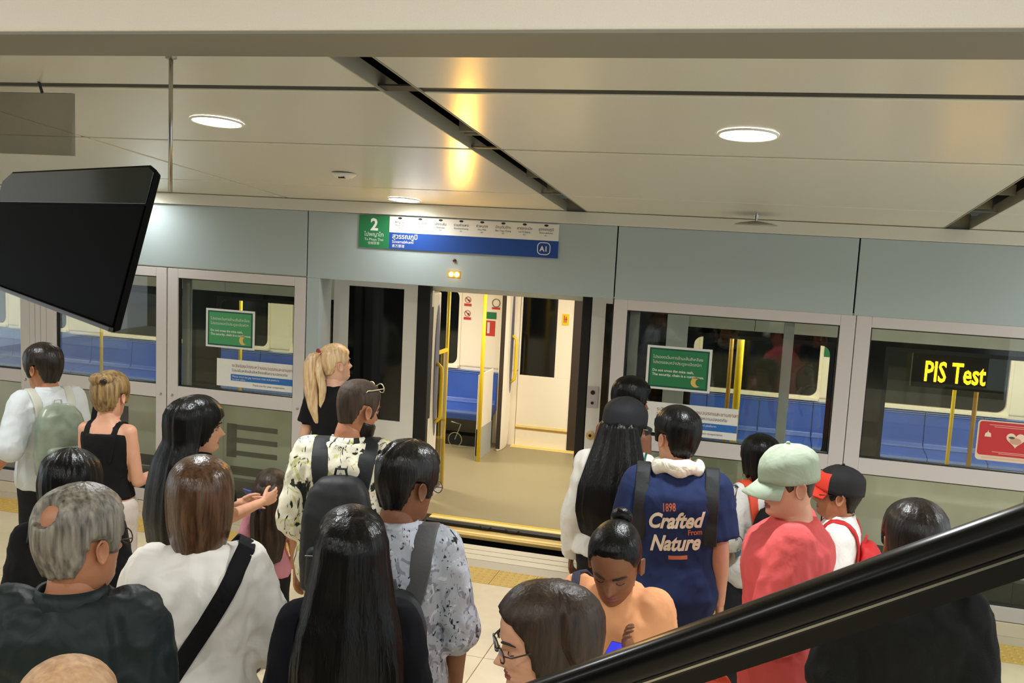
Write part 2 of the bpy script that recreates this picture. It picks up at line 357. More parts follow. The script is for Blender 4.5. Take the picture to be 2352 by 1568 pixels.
def leaf(x0, x1, label):
    t = empty('sliding_screen_door', ((x0+x1)/2, .13, 0), label=label, category='sliding door', group='open sliding door leaves'); h_ = (x1-x0)/2
    P = lambda n, p, q, m, bv=.003: B(n, p, q, m, t, bv)
    P('stile', (-h_, -.02, .03), (-h_+.07, .02, 2.07), m_alu2); P('stile', (h_-.07, -.02, .03), (h_, .02, 2.07), m_alu2)
    P('top_rail', (-h_+.07, -.02, 2.0), (h_-.07, .02, 2.07), m_alu2); P('mid_rail', (-h_+.07, -.02, .98), (h_-.07, .02, 1.08), m_alu2); P('bottom_rail', (-h_+.07, -.02, .03), (h_-.07, .02, .15), m_alu2)
    P('pane', (-h_+.07, -.003, 1.08), (h_-.07, .003, 2.0), m_glass, 0); P('pane', (-h_+.07, -.003, .15), (h_-.07, .003, .98), m_glass, 0)
leaf(-4.72, -3.56, 'grey sliding door leaf parked behind the poster screen left of the opening')
leaf(-.98, .18, 'grey sliding door leaf parked behind the poster screen right of the opening')
# posters and banners
def poster(x, z, w_, h_, label, green):
    t = empty('green_poster', (x, .018, z), label=label, category='poster', group='green posters on the glass')
    B('paper', (0, 0, 0), (w_, .004, h_), m_white, t)
    B('border', (.018, -.001, .016), (w_-.018, 0, h_-.016), m_dkgreen, t); B('field', (.030, -.002, .028), (w_-.030, -.001, h_-.028), green, t)
    text('thai_lines', 'โปรดงดเว้นการข้ามเส้นสีเหลือง', .029, (.045, -.003, h_-.09), m_white, t); text('thai_lines', 'โปรดรอจนกว่าประตูจะเปิดสนิท', .029, (.045, -.003, h_-.128), m_white, t)
    text('english_lines', 'Do not cross the mica cash,', .026, (.045, -.003, h_-.185), m_white, t, bold=.0006); text('english_lines', 'The security, chain is a continuous.', .026, (.045, -.003, h_-.215), m_white, t, bold=.0006)
    cx, cz = w_-.10, .072; P = []
    for i in range(13):
        a = math.radians(55+250*i/12); P.append((cx+.037*math.cos(a), cz+.037*math.sin(a)))
    for i in range(13):
        a = math.radians(295-230*i/12); P.append((cx+.022+.028*math.cos(a)*.9, cz+.028*math.sin(a)))
    g = G(); g.add([(a, -.003, c) for a, c in P], [(i, i+1, 24-i, 25-i) for i in range(12)]); g.build('crescent', mat('gold_print', (222, 184, 96), .5), t)
poster(-4.435, 1.47, .445, .315, 'green poster with white frame on the glass left of the open door', mat('poster_green_light', (66, 150, 94), .5))
poster(-.825, 1.46, .46, .315, 'darker green poster with white frame on the glass right of the open door', m_green)
def banner(x, z, w_, h_, label):
    t = empty('notice_strip', (x, .018, z), label=label, category='sign'); B('strip', (0, 0, 0), (w_, .003, h_), m_white, t)
    B('blue_band', (.13, -.001, .052), (w_, 0, .105), mat('banner_blue', (40, 104, 178), .5), t)
    text('thai_line', 'ระวังช่องว่างระหว่างขบวนรถและชานชาลา', .036, (.14, -.002, h_-.060), mat('ink_red', (150, 70, 70), .6), t); text('thai_line', 'โปรดยืนหลังเส้นสีเหลืองเพื่อความปลอดภัย', .030, (.14, -.002, h_-.098), m_ink, t)
    text('english_line', 'Please mind the gap between train and platform', .022, (.145, -.002, .080), m_white, t); text('english_line', 'for your safety', .020, (.145, -.002, .058), m_white, t)
    text('small_print', 'Thank you for your cooperation', .022, (.33, -.002, .022), m_ink, t)
banner(-4.33, 1.155, .69, .225, 'white notice strip with blue band low on the glass left of the doorway')
banner(-.87, 1.14, .715, .225, 'white notice strip with blue band behind the navy-shirt man, right of the doorway')
t = empty('red_poster', (1.40, .018, 1.185), label='red poster with a pale heart shape on the rightmost glass', category='poster')
g = G(); slab_g(g, rrect(0, 0, .62, .27, .025), 0, .004); g.build('card', mat('card_cream', (226, 206, 176), .5), t)
g = G(); slab_g(g, rrect(.01, .035, .61, .262, .02), -.002, 0); g.build('red_field', mat('poster_red', (196, 44, 50), .5), t)
P = [(.235+.058*(16*math.sin(a)**3)/16, .155+.055*(13*math.cos(a)-5*math.cos(2*a)-2*math.cos(3*a)-math.cos(4*a))/16) for a in [2*PI*k/36 for k in range(36)]]
g = G(); slab_g(g, P, -.004, -.002); g.build('heart', mat('heart_cream', (240, 214, 190), .5), t)
g = G(); slab_g(g, [(.235+.035*math.cos(2*PI*k/20), .145+.022*math.sin(2*PI*k/20)) for k in range(20)], -.006, -.004); slab_g(g, [(.21+.018*math.cos(2*PI*k/20), .167+.007*math.sin(2*PI*k/20)) for k in range(20)], -.0065, -.004, 1)
g.build('emblem', [mat('heart_tan', (206, 160, 130), .5), m_ink], t)
g = G(); slab_g(g, [(.045, .16), (.085, .16), (.082, .185), (.068, .19), (.066, .205), (.06, .19), (.048, .182)], -.004, -.002); g.build('small_mark', mat('heart_cream', (240, 214, 190), .5), t)
for z_, a, b_ in ((.24, .07, .57), (.228, .1, .55), (.06, .1, .5), (.05, .14, .46), (.016, .04, .58)): B('print_line', (a, -.0035, z_), (b_, -.002, z_+.004), mat('line_pink', (236, 170, 160), .5), t)
# ------------------------------------------------------------------ train
tr = empty('metro_train', (-2.08, .70, 0), label='metro train standing behind the screen doors with its middle door open', category='train')
TO = Vector((-2.08, .70, 0))
def TB(name, a, b, m, parent=tr, bevel=0, off=TO, **k): return B(name, [a[i]-off[i] for i in range(3)], [b[i]-off[i] for i in range(3)], m, parent, bevel, **k)
def TG(g, name, m, parent=tr, off=TO, smooth=False, bevel=0):
    g.v = [(a-off[0], b-off[1], c-off[2]) for a, b, c in g.v]; return g.build(name, m, parent, bevel, smooth)
YB = .72
DX0, DX1 = -2.74, -1.40
TB('underframe', (-13.0, .80, -.6), (4.0, 3.9, -.06), m_dark)
TB('lino_floor', (-13.0, .95, -.06), (4.0, 3.88, .0), m_floor2)
TB('threshold_strip', (DX0, .86, -.05), (DX1, .95, .003), m_step, bevel=.003)
TB('threshold_strip', (DX0, .93, -.05), (DX1, .955, .006), m_yel)
TB('door_rubber', (DX0-.2, .79, -.07), (DX1+.1, .86, -.004), m_black, bevel=.004)
TB('step_plate', (DX0-.15, .62, -.06), (DX1+.1, .79, -.03), m_gold, bevel=.004)
TB('step_plate', (DX0-.15, .66, -.031), (DX1+.1, .70, -.026), m_step)
g = G(); g.tube([(-2.25, .80, .0), (-2.22, .78, -.012), (-2.18, .775, -.012), (-2.15, .80, .0)], .006, 6); g.tube([(-2.02, .80, .0), (-1.98, .775, -.012), (-1.93, .775, -.012), (-1.90, .80, .0)], .006, 6); TG(g, 'cable_loop', m_black)
# side body: lower skin panels and upper band
for a, b_ in ((-13.0, -6.6), (-6.595, -4.7), (-4.695, DX0)) + ((DX1, -.1), (-.095, 1.9), (1.905, 4.0)):
    TB('skin_panel', (a, YB, .17), (b_, YB+.06, .90), m_train, bevel=.003)
    TB('skirt', (a, YB+.02, -.14), (b_, YB+.08, .14), mat('skirt_dark', (72, 68, 52), .6))
    TB('skirt_band', (a, YB+.01, .14), (b_, YB+.07, .175), mat('skirt_grey', (120, 120, 112), .5))
    TB('cant_panel', (a, YB, 1.86), (b_, YB+.06, 2.35), m_train)
for a, b_, c in ((-6.95, -6.1, .0), (-5.35, -5.0, .0)): pass
# large dark lettering blocks low on the body
for a, b_, z0, z1 in ((-5.85, -5.70, .33, .72), (-5.28, -5.02, .30, .56), (-5.02, -4.92, .3, .64), (-6.9, -6.35, .62, .80), (-6.6, -4.75, .185, .285)):
    TB('dark_lettering', (a, YB-.004, z0), (b_, YB, z1), mat('letter_dark', (30, 34, 40), .4))
for z_ in (.62, .50, .38): TB('lettering_bar', (-4.62, YB-.004, z_), (-4.15, YB, z_+.045), mat('letter_grey', (84, 84, 70), .5))
TB('lettering_bar', (-4.66, YB-.004, .36), (-4.56, YB, .67), mat('letter_grey', (84, 84, 70), .5))
TB('lettering_bar', (-4.62, YB-.004, .20), (-3.7, YB, .28), mat('letter_grey', (84, 84, 70), .5))
TB('lettering_bar', (.42, YB-.004, .19), (1.2, YB, .30), mat('letter_slate', (70, 74, 78), .5))
# window band
WIN = [(-12.8, -9.0), (-8.4, -6.86), (-6.50, -5.05), (-4.78, -3.62), (-.58, .50), (.86, 2.6)]
xs = [-13.0]+[v for w_ in WIN for v in w_]+[4.0]
for i in range(0, len(xs), 2):
    a, b_ = xs[i], xs[i+1]
    if a < -3 and b_ > -1: 
        TB('window_pillar', (-3.62, YB, .90), (DX0, YB+.06, 1.86), m_black); TB('window_pillar', (DX1, YB, .90), (-.58, YB+.06, 1.86), m_black); continue
    TB('window_pillar', (a, YB, .90), (b_, YB+.06, 1.86), m_bglass)
for a, b_ in WIN:
    w_ = TB('window', (a, YB+.0, 1.80), (b_, YB+.06, 1.86), m_bglass)
    TB('pane', (a, YB+.02, .93), (b_, YB+.028, 1.80), m_tglass, w_)
    g = G(); ou = rrect(a, .90, b_, 1.82, .001); inn = rrect(a+.03, .94, b_-.03, 1.79, .07); frame_g(g, ou, inn, YB-.002, YB+.03); TG(g, 'window_gasket', m_black, w_)
# plug door leaves
def plug(x0, x1, wx0, wx1, ex0, ex1):
    d = TB('door_leaf', (x0, YB-.075, .02), (x1, YB-.03, .87), m_leaf, bevel=.004)
    TB('leaf_top', (x0, YB-.075, 2.0), (x1, YB-.03, 2.12), m_leaf, d)
    TB('leaf_stile', (x0, YB-.075, .87), (wx0, YB-.03, 2.0), m_leaf, d); TB('leaf_stile', (wx1, YB-.075, .87), (x1, YB-.03, 2.0), m_leaf, d)
    TB('leaf_window', (wx0, YB-.073, .87), (wx1, YB-.04, 2.0), m_bglass, d); TB('edge_rubber', (ex0, YB-.078, .02), (ex1, YB-.02, 2.12), m_black, d, .006)
plug(-3.60, -2.83, -3.46, -2.96, -2.84, -2.725)
plug(-1.36, -.60, -1.25, -.76, -1.44, -1.365)
TB('door_header', (DX0-.3, YB, 2.0), (DX1+.3, YB+.1, 2.3), m_train)
bp = empty('button_plate', tuple(Vector((-1.312, YB-.08, .93))-TO)); bp.parent = tr
G().box((-.045, -.004, .225), (.045, 0, .40)).build('plate', m_alu, bp, .002)
for dz, r in ((.35, .018), (.265, .012)):
    g = G(); g.rings([[(r*math.cos(2*PI*k/16), y_, dz+r*math.sin(2*PI*k/16)) for k in range(16)] for y_ in (-.008, 0)]); g.build('button', m_black, bp)
g = G(); g.rings([[(-.0+r*math.cos(2*PI*k/20), y_, .0+r*math.sin(2*PI*k/20)) for k in range(20)] for r, y_ in ((.034, 0), (.034, -.012), (.02, -.016))]); g.build('lock_knob', m_gold, bp)
g = G(); g.rings([[(r*math.cos(2*PI*k/14), y_, r*math.sin(2*PI*k/14)) for k in range(14)] for r, y_ in ((.012, -.016), (.012, -.02))]); g.build('keyhole', m_black, bp)
# interior -------------------------------------------------
YF = 3.85
FWN = [(-9.6, -8.98), (-8.42, -6.0), (-5.7, -3.56), (-.70-.0, .56), (.80, 2.42), (2.75, 4.0)]
TB('interior_wall', (-13.0, YF, .0), (-2.78, YF+.05, .88), m_cream); TB('interior_wall', (-1.42, YF, .0), (4.0, YF+.05, .88), m_cream)
TB('interior_wall', (-13.0, YF, 1.80), (4.0, YF+.05, 2.2), m_cream)
prev = -9.7
edges = [(-13.0, -12.6), (-9.95, -9.75), (-8.98, -8.42), (-6.0, -5.7), (-3.50, -2.78), (-1.42, -.70), (.58, .84), (2.44, 2.75)]
for a, b_ in edges: TB('interior_panel', (a, YF-.01, .88), (b_, YF+.05, 1.80), m_cream, bevel=.02)
for a, b_ in ((-12.6, -9.95), (-9.75, -8.98), (-8.42, -6.0), (-5.7, -3.5), (-.70, .58), (.84, 2.44), (2.75, 4.0)):
    w_ = TB('far_window', (a, YF+.03, .88), (b_, YF+.04, 1.80), m_bglass)
    g = G(); frame_g(g, rrect(a-.01, .87, b_+.01, 1.81, .002), rrect(a+.02, .90, b_-.02, 1.78, .09), YF-.015, YF+.03); TG(g, 'far_frame', m_cream, w_)
    TB('ledge', (a, YF-.05, .858), (b_, YF+.0, .892), m_cream, w_, .005)
TB('interior_ceiling', (-13.0, .95, 2.2), (4.0, YF, 2.25), m_cream)
# far doors
for x0, x1 in ((-2.775, -2.15), (-2.02, -1.40)):
    d = TB('far_door', (x0, YF+.02, -.055), (x1, YF+.07, .84), m_cream, bevel=.006)
    wx0, wx1 = (x0+.02, x1-.19) if x0 < -2.5 else (x0+.19, x1-.02)
    TB('far_door_window', (wx0, YF+.03, .84), (wx1, YF+.05, 1.78), m_bglass, d)
    TB('far_door_stile', (x0, YF+.02, .84), (wx0, YF+.07, 1.95), m_cream, d); TB('far_door_stile', (wx1, YF+.02, .84), (x1, YF+.07, 1.95), m_cream, d); TB('far_door_top', (wx0, YF+.02, 1.78), (wx1, YF+.07, 1.95), m_cream, d)
    TB('kick_joint', (x0, YF+.012, .20), (x1, YF+.02, .215), m_brass, d); TB('kick_joint', (x0, YF+.014, .222), (x1, YF+.02, .25), m_step, d)
TB('far_door_rubber', (-2.15, YF+.01, .0), (-2.02, YF+.07, 1.95), mat('rubber_brown', (58, 46, 36), .5), bevel=.01)
TB('far_threshold', (-2.8, YF-.10, .0), (-1.4, YF+.02, .006), m_step); TB('far_threshold', (-2.8, YF-.06, .0), (-1.4, YF-.045, .009), m_yel)
TB('emergency_sticker', (-2.285, YF+.012, 1.46), (-2.205, YF+.02, 1.59), m_yel, bevel=.004)
TB('sticker_mark', (-2.262, YF+.009, 1.49), (-2.252, YF+.012, 1.57), m_red); TB('sticker_mark', (-2.24, YF+.009, 1.49), (-2.23, YF+.012, 1.56), m_red); TB('sticker_mark', (-2.252, YF+.009, 1.525), (-2.22, YF+.012, 1.533), m_red)
# door pockets with recessed handle, near and far
def pocket(x, y0, y1, side):
    """rounded cream draught screen beside the doorway; side=+1 faces the doorway towards +x"""
    g = G(); R = []
    for i in range(13):
        t = i/12; z = 1.95*t; r = .02+.05*min(1, (t*8)) if t < .12 else .07
        R.append([(x+dx*(.3+.7*r/.07), y0+(y1-y0)*fy, z) for dx, fy in ((-.03, 0), (.02, 0), (.055, .2), (.07, .5), (.055, .8), (.02, 1), (-.03, 1))])
    g.rings(R); p = TG(g, 'door_pocket', m_cream, smooth=False, bevel=.012)
    ym = (y0+y1)/2
    g = G(); g.rings([[(x+.066+.008*k_, ym+.055*math.cos(2*PI*k/20)*k2, 1.25+(.62 if math.sin(2*PI*k/20) > 0 else .62)*math.sin(2*PI*k/20)*k2) for k in range(20)] for k_, k2 in ((0, 1), (.6, .96))]); TG(g, 'handle_recess', mat('recess_grey', (112, 112, 130), .5), p)
    g = G(); g.tube([(x+.07, ym, .78), (x+.115, ym, .82), (x+.12, ym, .9), (x+.12, ym, 1.2), (x+.115, ym, 1.28), (x+.07, ym, 1.32)], .017, 10); TG(g, 'grab_handle', m_yel, p, smooth=True)
    g = G(); g.box((x-.02, y0-.003, .03), (x+.03, y0, 1.9)); TG(g, 'seam', mat('rubber_brown', (58, 46, 36), .5), p)
pocket(-2.87, 3.46, 3.82, 1)
pocket(-2.90, 1.02, 1.32, 1)
pocket_r = None
def screen(x, y0, y1):
    s_ = TB('draught_screen', (x-.008, y0, .05), (x+.008, y1, 1.35), glassmat('clear_screen', (.93, .92, .88)))
    TB('screen_rail', (x-.012, y0, .0), (x+.012, y1, .05), m_alu, s_); TB('screen_rail', (x-.012, y0, 1.35), (x+.012, y1, 1.38), m_yel, s_)
screen(-2.935, 1.4, 1.74)
s_ = TB('draught_panel', (-2.975, 2.94, .05), (-2.955, 3.46, .95), m_cream, bevel=.004); TB('panel_foot', (-2.978, 2.94, .0), (-2.95, 3.46, .35), m_alu2, s_)
def pole(x, y, z0=0, z1=2.2, m=None, r=.018):
    g = G(); g.tube([(x, y, z0), (x, y, z1)], r, 12); TG(g, 'grab_pole', m or m_yel, smooth=True)
pole(-2.94, 1.76, r=.017); pole(-2.93, 2.92, r=.021); pole(-1.22, 1.76); pole(-1.2, 2.92)
pole(1.66, 2.4, r=.017); pole(1.84, 2.4, m=m_brass, r=.02); pole(-7.32, 2.4); pole(-5.54, 2.4); pole(-.235, 2.35, r=.034)
pole(-.32, 2.42, m=m_brass, r=.02)
# hanging strap by the door
g = G(); g.tube([(-3.02, 1.9, 2.1), (-3.02, 1.9, 1.98)], .016, 8); TG(g, 'strap_loop', m_yel)
# seats along both walls
def bench(x0, x1, yb, dr, n):
    w_ = (x1-x0)/n
    for i in range(n):
        a, b_ = x0+w_*i+.003, x0+w_*(i+1)-.003
        ys = [yb+dr*v for v in (0, .02, .10, .43, .46, .44, .10, .05, .035)]; zs = [.90, .905, .50, .455, .44, .40, .42, .48, .88]
        # profile polygon (back, pan)
        prof = [(yb, .845), (yb-dr*.03, .85), (yb-dr*.05, .825), (yb-dr*.085, .52), (yb-dr*.12, .475), (yb-dr*.42, .455), (yb-dr*.45, .44), (yb-dr*.45, .40), (yb-dr*.42, .33), (yb-dr*.1, .36), (yb, .40)]
        g = G(); n_ = len(prof); g.add([(a, p, q) for p, q in prof]+[(b_, p, q) for p, q in prof], [tuple(range(n_)), tuple(range(2*n_-1, n_-1, -1))]+[(k, n_+k, n_+(k+1) % n_, (k+1) % n_) for k in range(n_)])
        s_ = TG(g, 'seat', m_seat, bevel=.008)
        for z_ in (.838, .820): TB('backrest_trim', (a, yb-dr*.032, z_), (b_, yb-dr*.06, z_+.008), m_seat2, s_)
        TB('front_trim', (a, yb-dr*.452, .415), (b_, yb-dr*.44, .44), m_seat2, s_); TB('seat_trim', (a, yb-dr*.10, .478), (b_, yb-dr*.13, .492), m_seat2, s_)
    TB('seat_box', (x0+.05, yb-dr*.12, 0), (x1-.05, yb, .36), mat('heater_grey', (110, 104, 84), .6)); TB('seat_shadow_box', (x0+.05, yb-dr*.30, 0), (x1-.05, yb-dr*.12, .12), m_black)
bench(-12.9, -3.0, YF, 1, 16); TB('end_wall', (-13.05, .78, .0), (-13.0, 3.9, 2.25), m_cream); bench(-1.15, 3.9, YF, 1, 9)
# stickers on the wall beside the seats
def stick(x0, z0, x1, z1, m, y=YF-.014): return TB('wall_sticker', (x0, y, z0), (x1, y+.003, z1), m)
for z_ in (1.62, 1.46):
    s_ = stick(-3.46, z_-.02, -3.37, z_+.01, m_red)
    g = G()
    for a0 in range(1): g.rings([[(-3.415+r*math.cos(2*PI*k/20), YF-.016, z_+.055+r*math.sin(2*PI*k/20)) for k in range(20)] for r in (.038, .031)], cap=False)
    TG(g, 'ring', m_red); g = G(); g.tube([(-3.44, YF-.017, z_+.08), (-3.39, YF-.017, z_+.03)], .004, 6); g.ell((-3.405, YF-.017, z_+.05), (.012, .002, .012), 8, 5); TG(g, 'slash', mat('dark_red', (110, 20, 20), .5))
stick(-3.22, 1.47, -3.06, 1.55, m_green); stick(-3.20, 1.27, -3.07, 1.45, m_red); stick(-3.165, 1.30, -3.135, 1.43, m_white, YF-.016)
g = G(); g.rings([[(-3.07+r*math.cos(2*PI*k/20), YF-.016, 1.66+r*math.sin(2*PI*k/20)) for k in range(20)] for r in (.05, .042)], cap=False); TG(g, 'ring', m_ink); stick(-3.12, 1.585, -3.02, 1.61, m_red)
stick(.6, 1.34, .70, 1.46, m_green)
# folded wheelchair-like trolley under the seat
g = G(); g.rings([[(-3.36+r*math.cos(2*PI*k/24), 3.40, .10+r*math.sin(2*PI*k/24)) for k in range(24)] for r in (.085, .075)], cap=False); g.tube([(-3.36, 3.40, .10), (-3.30, 3.42, .28), (-3.42, 3.42, .3)], .008, 6); TG(g, 'under_seat_pipe', m_steel)
# train ceiling lights
for x_ in (-10.2, -7.3, -4.6, -2.1, .4, 2.6):
    TB('ceiling_light', (x_-.55, 2.3, 2.18), (x_+.55, 2.45, 2.2), mat('train_lamp', (255, 244, 220), .5, emit=6))
    area('train_lamp', (x_, 2.37, 2.16), 1.1, 24 if abs(x_+2.1) < .1 else 34, (1, .97, .90), (0, 0, 0), 'RECTANGLE', .3)
# LED display in the right-hand window
ld = empty('led_housing', tuple(Vector((1.10, .84, 1.52))-TO)); ld.parent = tr
G().box((-.03, 0, 0), (.62, .06, .28)).build('housing', m_black, ld, .01)
v, f = text_g('PIS Test', .215, bold=.0035, space=1.0); g = G(); g.add([(a*.60+.055, -.004, c*1.0+.055) for a, _, c in v], f); g.build('led_text', m_led, ld)

# ------------------------------------------------------------------ hanging screen (seen from behind)
q = Vector((-0.226, 0.074, -0.486)); Rm = Matrix.Rotation(q.length, 4, q.normalized()); Rm.translation = Vector((-1.823, -4.733, 2.501))
t = empty('hanging_monitor', (0, 0, 0), label='large black monitor hanging in the upper left, seen at an angle', category='monitor'); t.matrix_world = Rm
hw, hh = .45, .1875
# corner outline with clipped top corners; slightly wider foot
out = [(.46, .192), (.444, -.198), (-.517, -.165), (-.482, .143), (-.420, .172), (.423, .204)]
m_cas = mat('monitor_casing', (4, 5, 5), .5, spec=.04); m_cas2 = mat('monitor_casing_top', (20, 28, 27), .12, spec=.35)
g = G(); g.rings([[(a*.9, .035, c*.88) for a, c in out], [(a*.97, .02, c*.96) for a, c in out], [(a, .0, c) for a, c in out]]); g.build('casing', m_cas, t, .003)
g = G(); g.rings([[(a, y_, c) for a, c in ((.450, .106), (.436, -.185), (-.505, -.152), (-.486, .074))] for y_ in (0, -.004)]); g.build('back_cover', mat('monitor_black', (2, 2, 2), .5, spec=.02), t, .002)
g = G(); g.rings([[(a, y_, c) for a, c in ((.450, .109), (.452, .186), (.42, .197), (-.418, .166), (-.474, .140), (-.480, .077))] for y_ in (0, -.003)]); g.build('reflection_band', m_cas2, t, .002)  # casing top; its greenish tone stands in for the ceiling reflected there
g = G(); g.rings([[(a, y_, c) for a, c in ((.440, -.186), (.440, -.197), (-.512, -.164), (-.508, -.153))] for y_ in (0, -.012)]); g.build('lower_lip', mat('lip', (20, 18, 16), .25), t, .002)
G().tube([(-.46, .03, 0), (-.9, .06, -.04), (-1.7, .08, .10)], .016, 10).build('bracket_arm', m_gasket, t)
# ------------------------------------------------------------------ escalator handrail
A = Vector((.412, -5.251, 2.152)); Bv = Vector((-.041, -5.149, 1.859)); d = (A-Bv).normalized()
t = empty('escalator_handrail', tuple(Bv), label='thick glossy black escalator handrail crossing the lower right corner', category='handrail')
side = Vector((d.y, -d.x, 0)).normalized(); up = side.cross(d).normalized()
if up.z < 0: up = -up
if side.y > 0: side = -side
def sweep(prof, name, m, a=-1.6, b_=1.6, smooth=True, bevel=0):
    g = G(); g.rings([[d*s_+side*p+up*q_ for p, q_ in prof] for s_ in (a, a/2, 0, b_/2, b_)]); return g.build(name, m, t, bevel, smooth)
rr = []
for i in range(24):
    a = 2*PI*i/24; c_, s_ = math.cos(a), math.sin(a)
    rr.append((.040*math.copysign(abs(c_)**.8, c_), .014+.034*math.copysign(abs(s_)**.85, s_)))
sweep(rr, 'rubber_rail', mat('rail_rubber', (4, 4, 5), .25, spec=.22))
sweep([(.030, -.012), (.030, -.024), (-.030, -.024), (-.030, -.012)], 'guide_strip', mat('rail_guide', (16, 17, 18), .25, .3), smooth=False)
sweep([(.030, -.024), (.026, -.052), (-.026, -.052), (-.030, -.024)], 'lower_guide', mat('rail_base', (4, 4, 5), .3, spec=.2), smooth=False)
sweep([(.031, -.016), (.031, -.020), (.029, -.020), (.029, -.016)], 'chrome_line', m_steel, smooth=False)
gt = empty('balustrade', tuple(Bv), label='glass balustrade panel under the black handrail', category='balustrade')
g = G(); g.add([tuple(d*s_+Vector((0, 0, z_))+side*y_) for s_, z_, y_ in ((-1.6, -.06, .006), (1.6, -.06, .006), (1.6, -1.0, .006), (-1.6, -1.0, .006), (-1.6, -.06, -.006), (1.6, -.06, -.006), (1.6, -1.0, -.006), (-1.6, -1.0, -.006))],
  [(0,1,2,3),(7,6,5,4),(0,4,5,1),(1,5,6,2),(2,6,7,3),(3,7,4,0)]); g.build('glass_sheet', glassmat('rail_glass', (.88, .90, .88), 1.12), gt)
# ------------------------------------------------------------------ people
SK = {'light': (214, 158, 128), 'tan': (176, 118, 84), 'brown': (132, 84, 56), 'pale': (226, 178, 150)}
def skinm(k): return mat('skin_'+k, SK[k], .48, noise_=.06, nscale=14, bump=.05, bscale=200)
m_lip = mat('lips', (150, 82, 74), .45); m_eye = mat('eye_white', (190, 182, 172), .35); m_iris = mat('iris', (30, 20, 14), .2); m_brow = mat('brow', (34, 26, 22), .7)
def hairm(name, col, var, rough=.32, spec=.5):
    return mat('hair_'+name, col, rough, var=var, nscale=5, stretch=(14, 14, 1.4), bump=.14, bscale=7, spec=spec)
def cloth(name, col, rough=.85, bump=.5, bscale=7, **k): return mat('cloth_'+name, col, rough, bump=bump, bscale=bscale, spec=.25, **k)
def sstep(a, b, x): t = min(1, max(0, (x-a)/(b-a))); return t*t*(3-2*t)
HT = np.array([[-.08,.055,.036,.074],[-.03,.055,.038,.067],[-.006,.055,.055,.066],[.004,.050,.080,.066],[.02,.055,.090,.069],[.045,.062,.089,.075],[.075,.068,.089,.085],[.11,.072,.088,.098],[.14,.075,.092,.104],[.165,.0755,.089,.105],[.19,.071,.080,.098],[.21,.060,.063,.082],[.225,.042,.043,.058],[.233,.020,.022,.030],[.2355,.004,.004,.006]])
def head_xy(az, z):
    W, Fr, Bk = (float(np.interp(z, HT[:, 0], HT[:, i])) for i in (1, 2, 3)); s_, c_ = math.sin(az), math.cos(az)
    return W*s_, (Fr if c_ > 0 else Bk)*c_
def head_pt(az, z, bumps=True, closed=False):
    x, y = head_xy(az, z)
    if bumps and math.cos(az) > .2:
        gz = lambda c_, s_: math.exp(-((z-c_)/s_)**2)
        dy = .024*math.exp(-(x/.0125)**2)*(gz(.078, .012)*1.0+.62*gz(.096, .016))
        dy += -.011*math.exp(-((abs(x)-.031)/.016)**2)*gz(.113, .013)
        if closed: dy += .006*math.exp(-((abs(x)-.031)/.013)**2)*gz(.110, .009)
        dy += .004*math.exp(-((abs(x)-.028)/.022)**2)*gz(.133, .008)
        dy += .0065*math.exp(-(x/.024)**2)*(gz(.052, .0045)+gz(.041, .005)) - .003*math.exp(-(x/.026)**2)*gz(.0465, .0022)
        dy += .005*math.exp(-(x/.02)**2)*gz(.018, .012)+.003*math.exp(-((abs(x)-.045)/.016)**2)*gz(.082, .018)
        y += dy
    return x, y, z
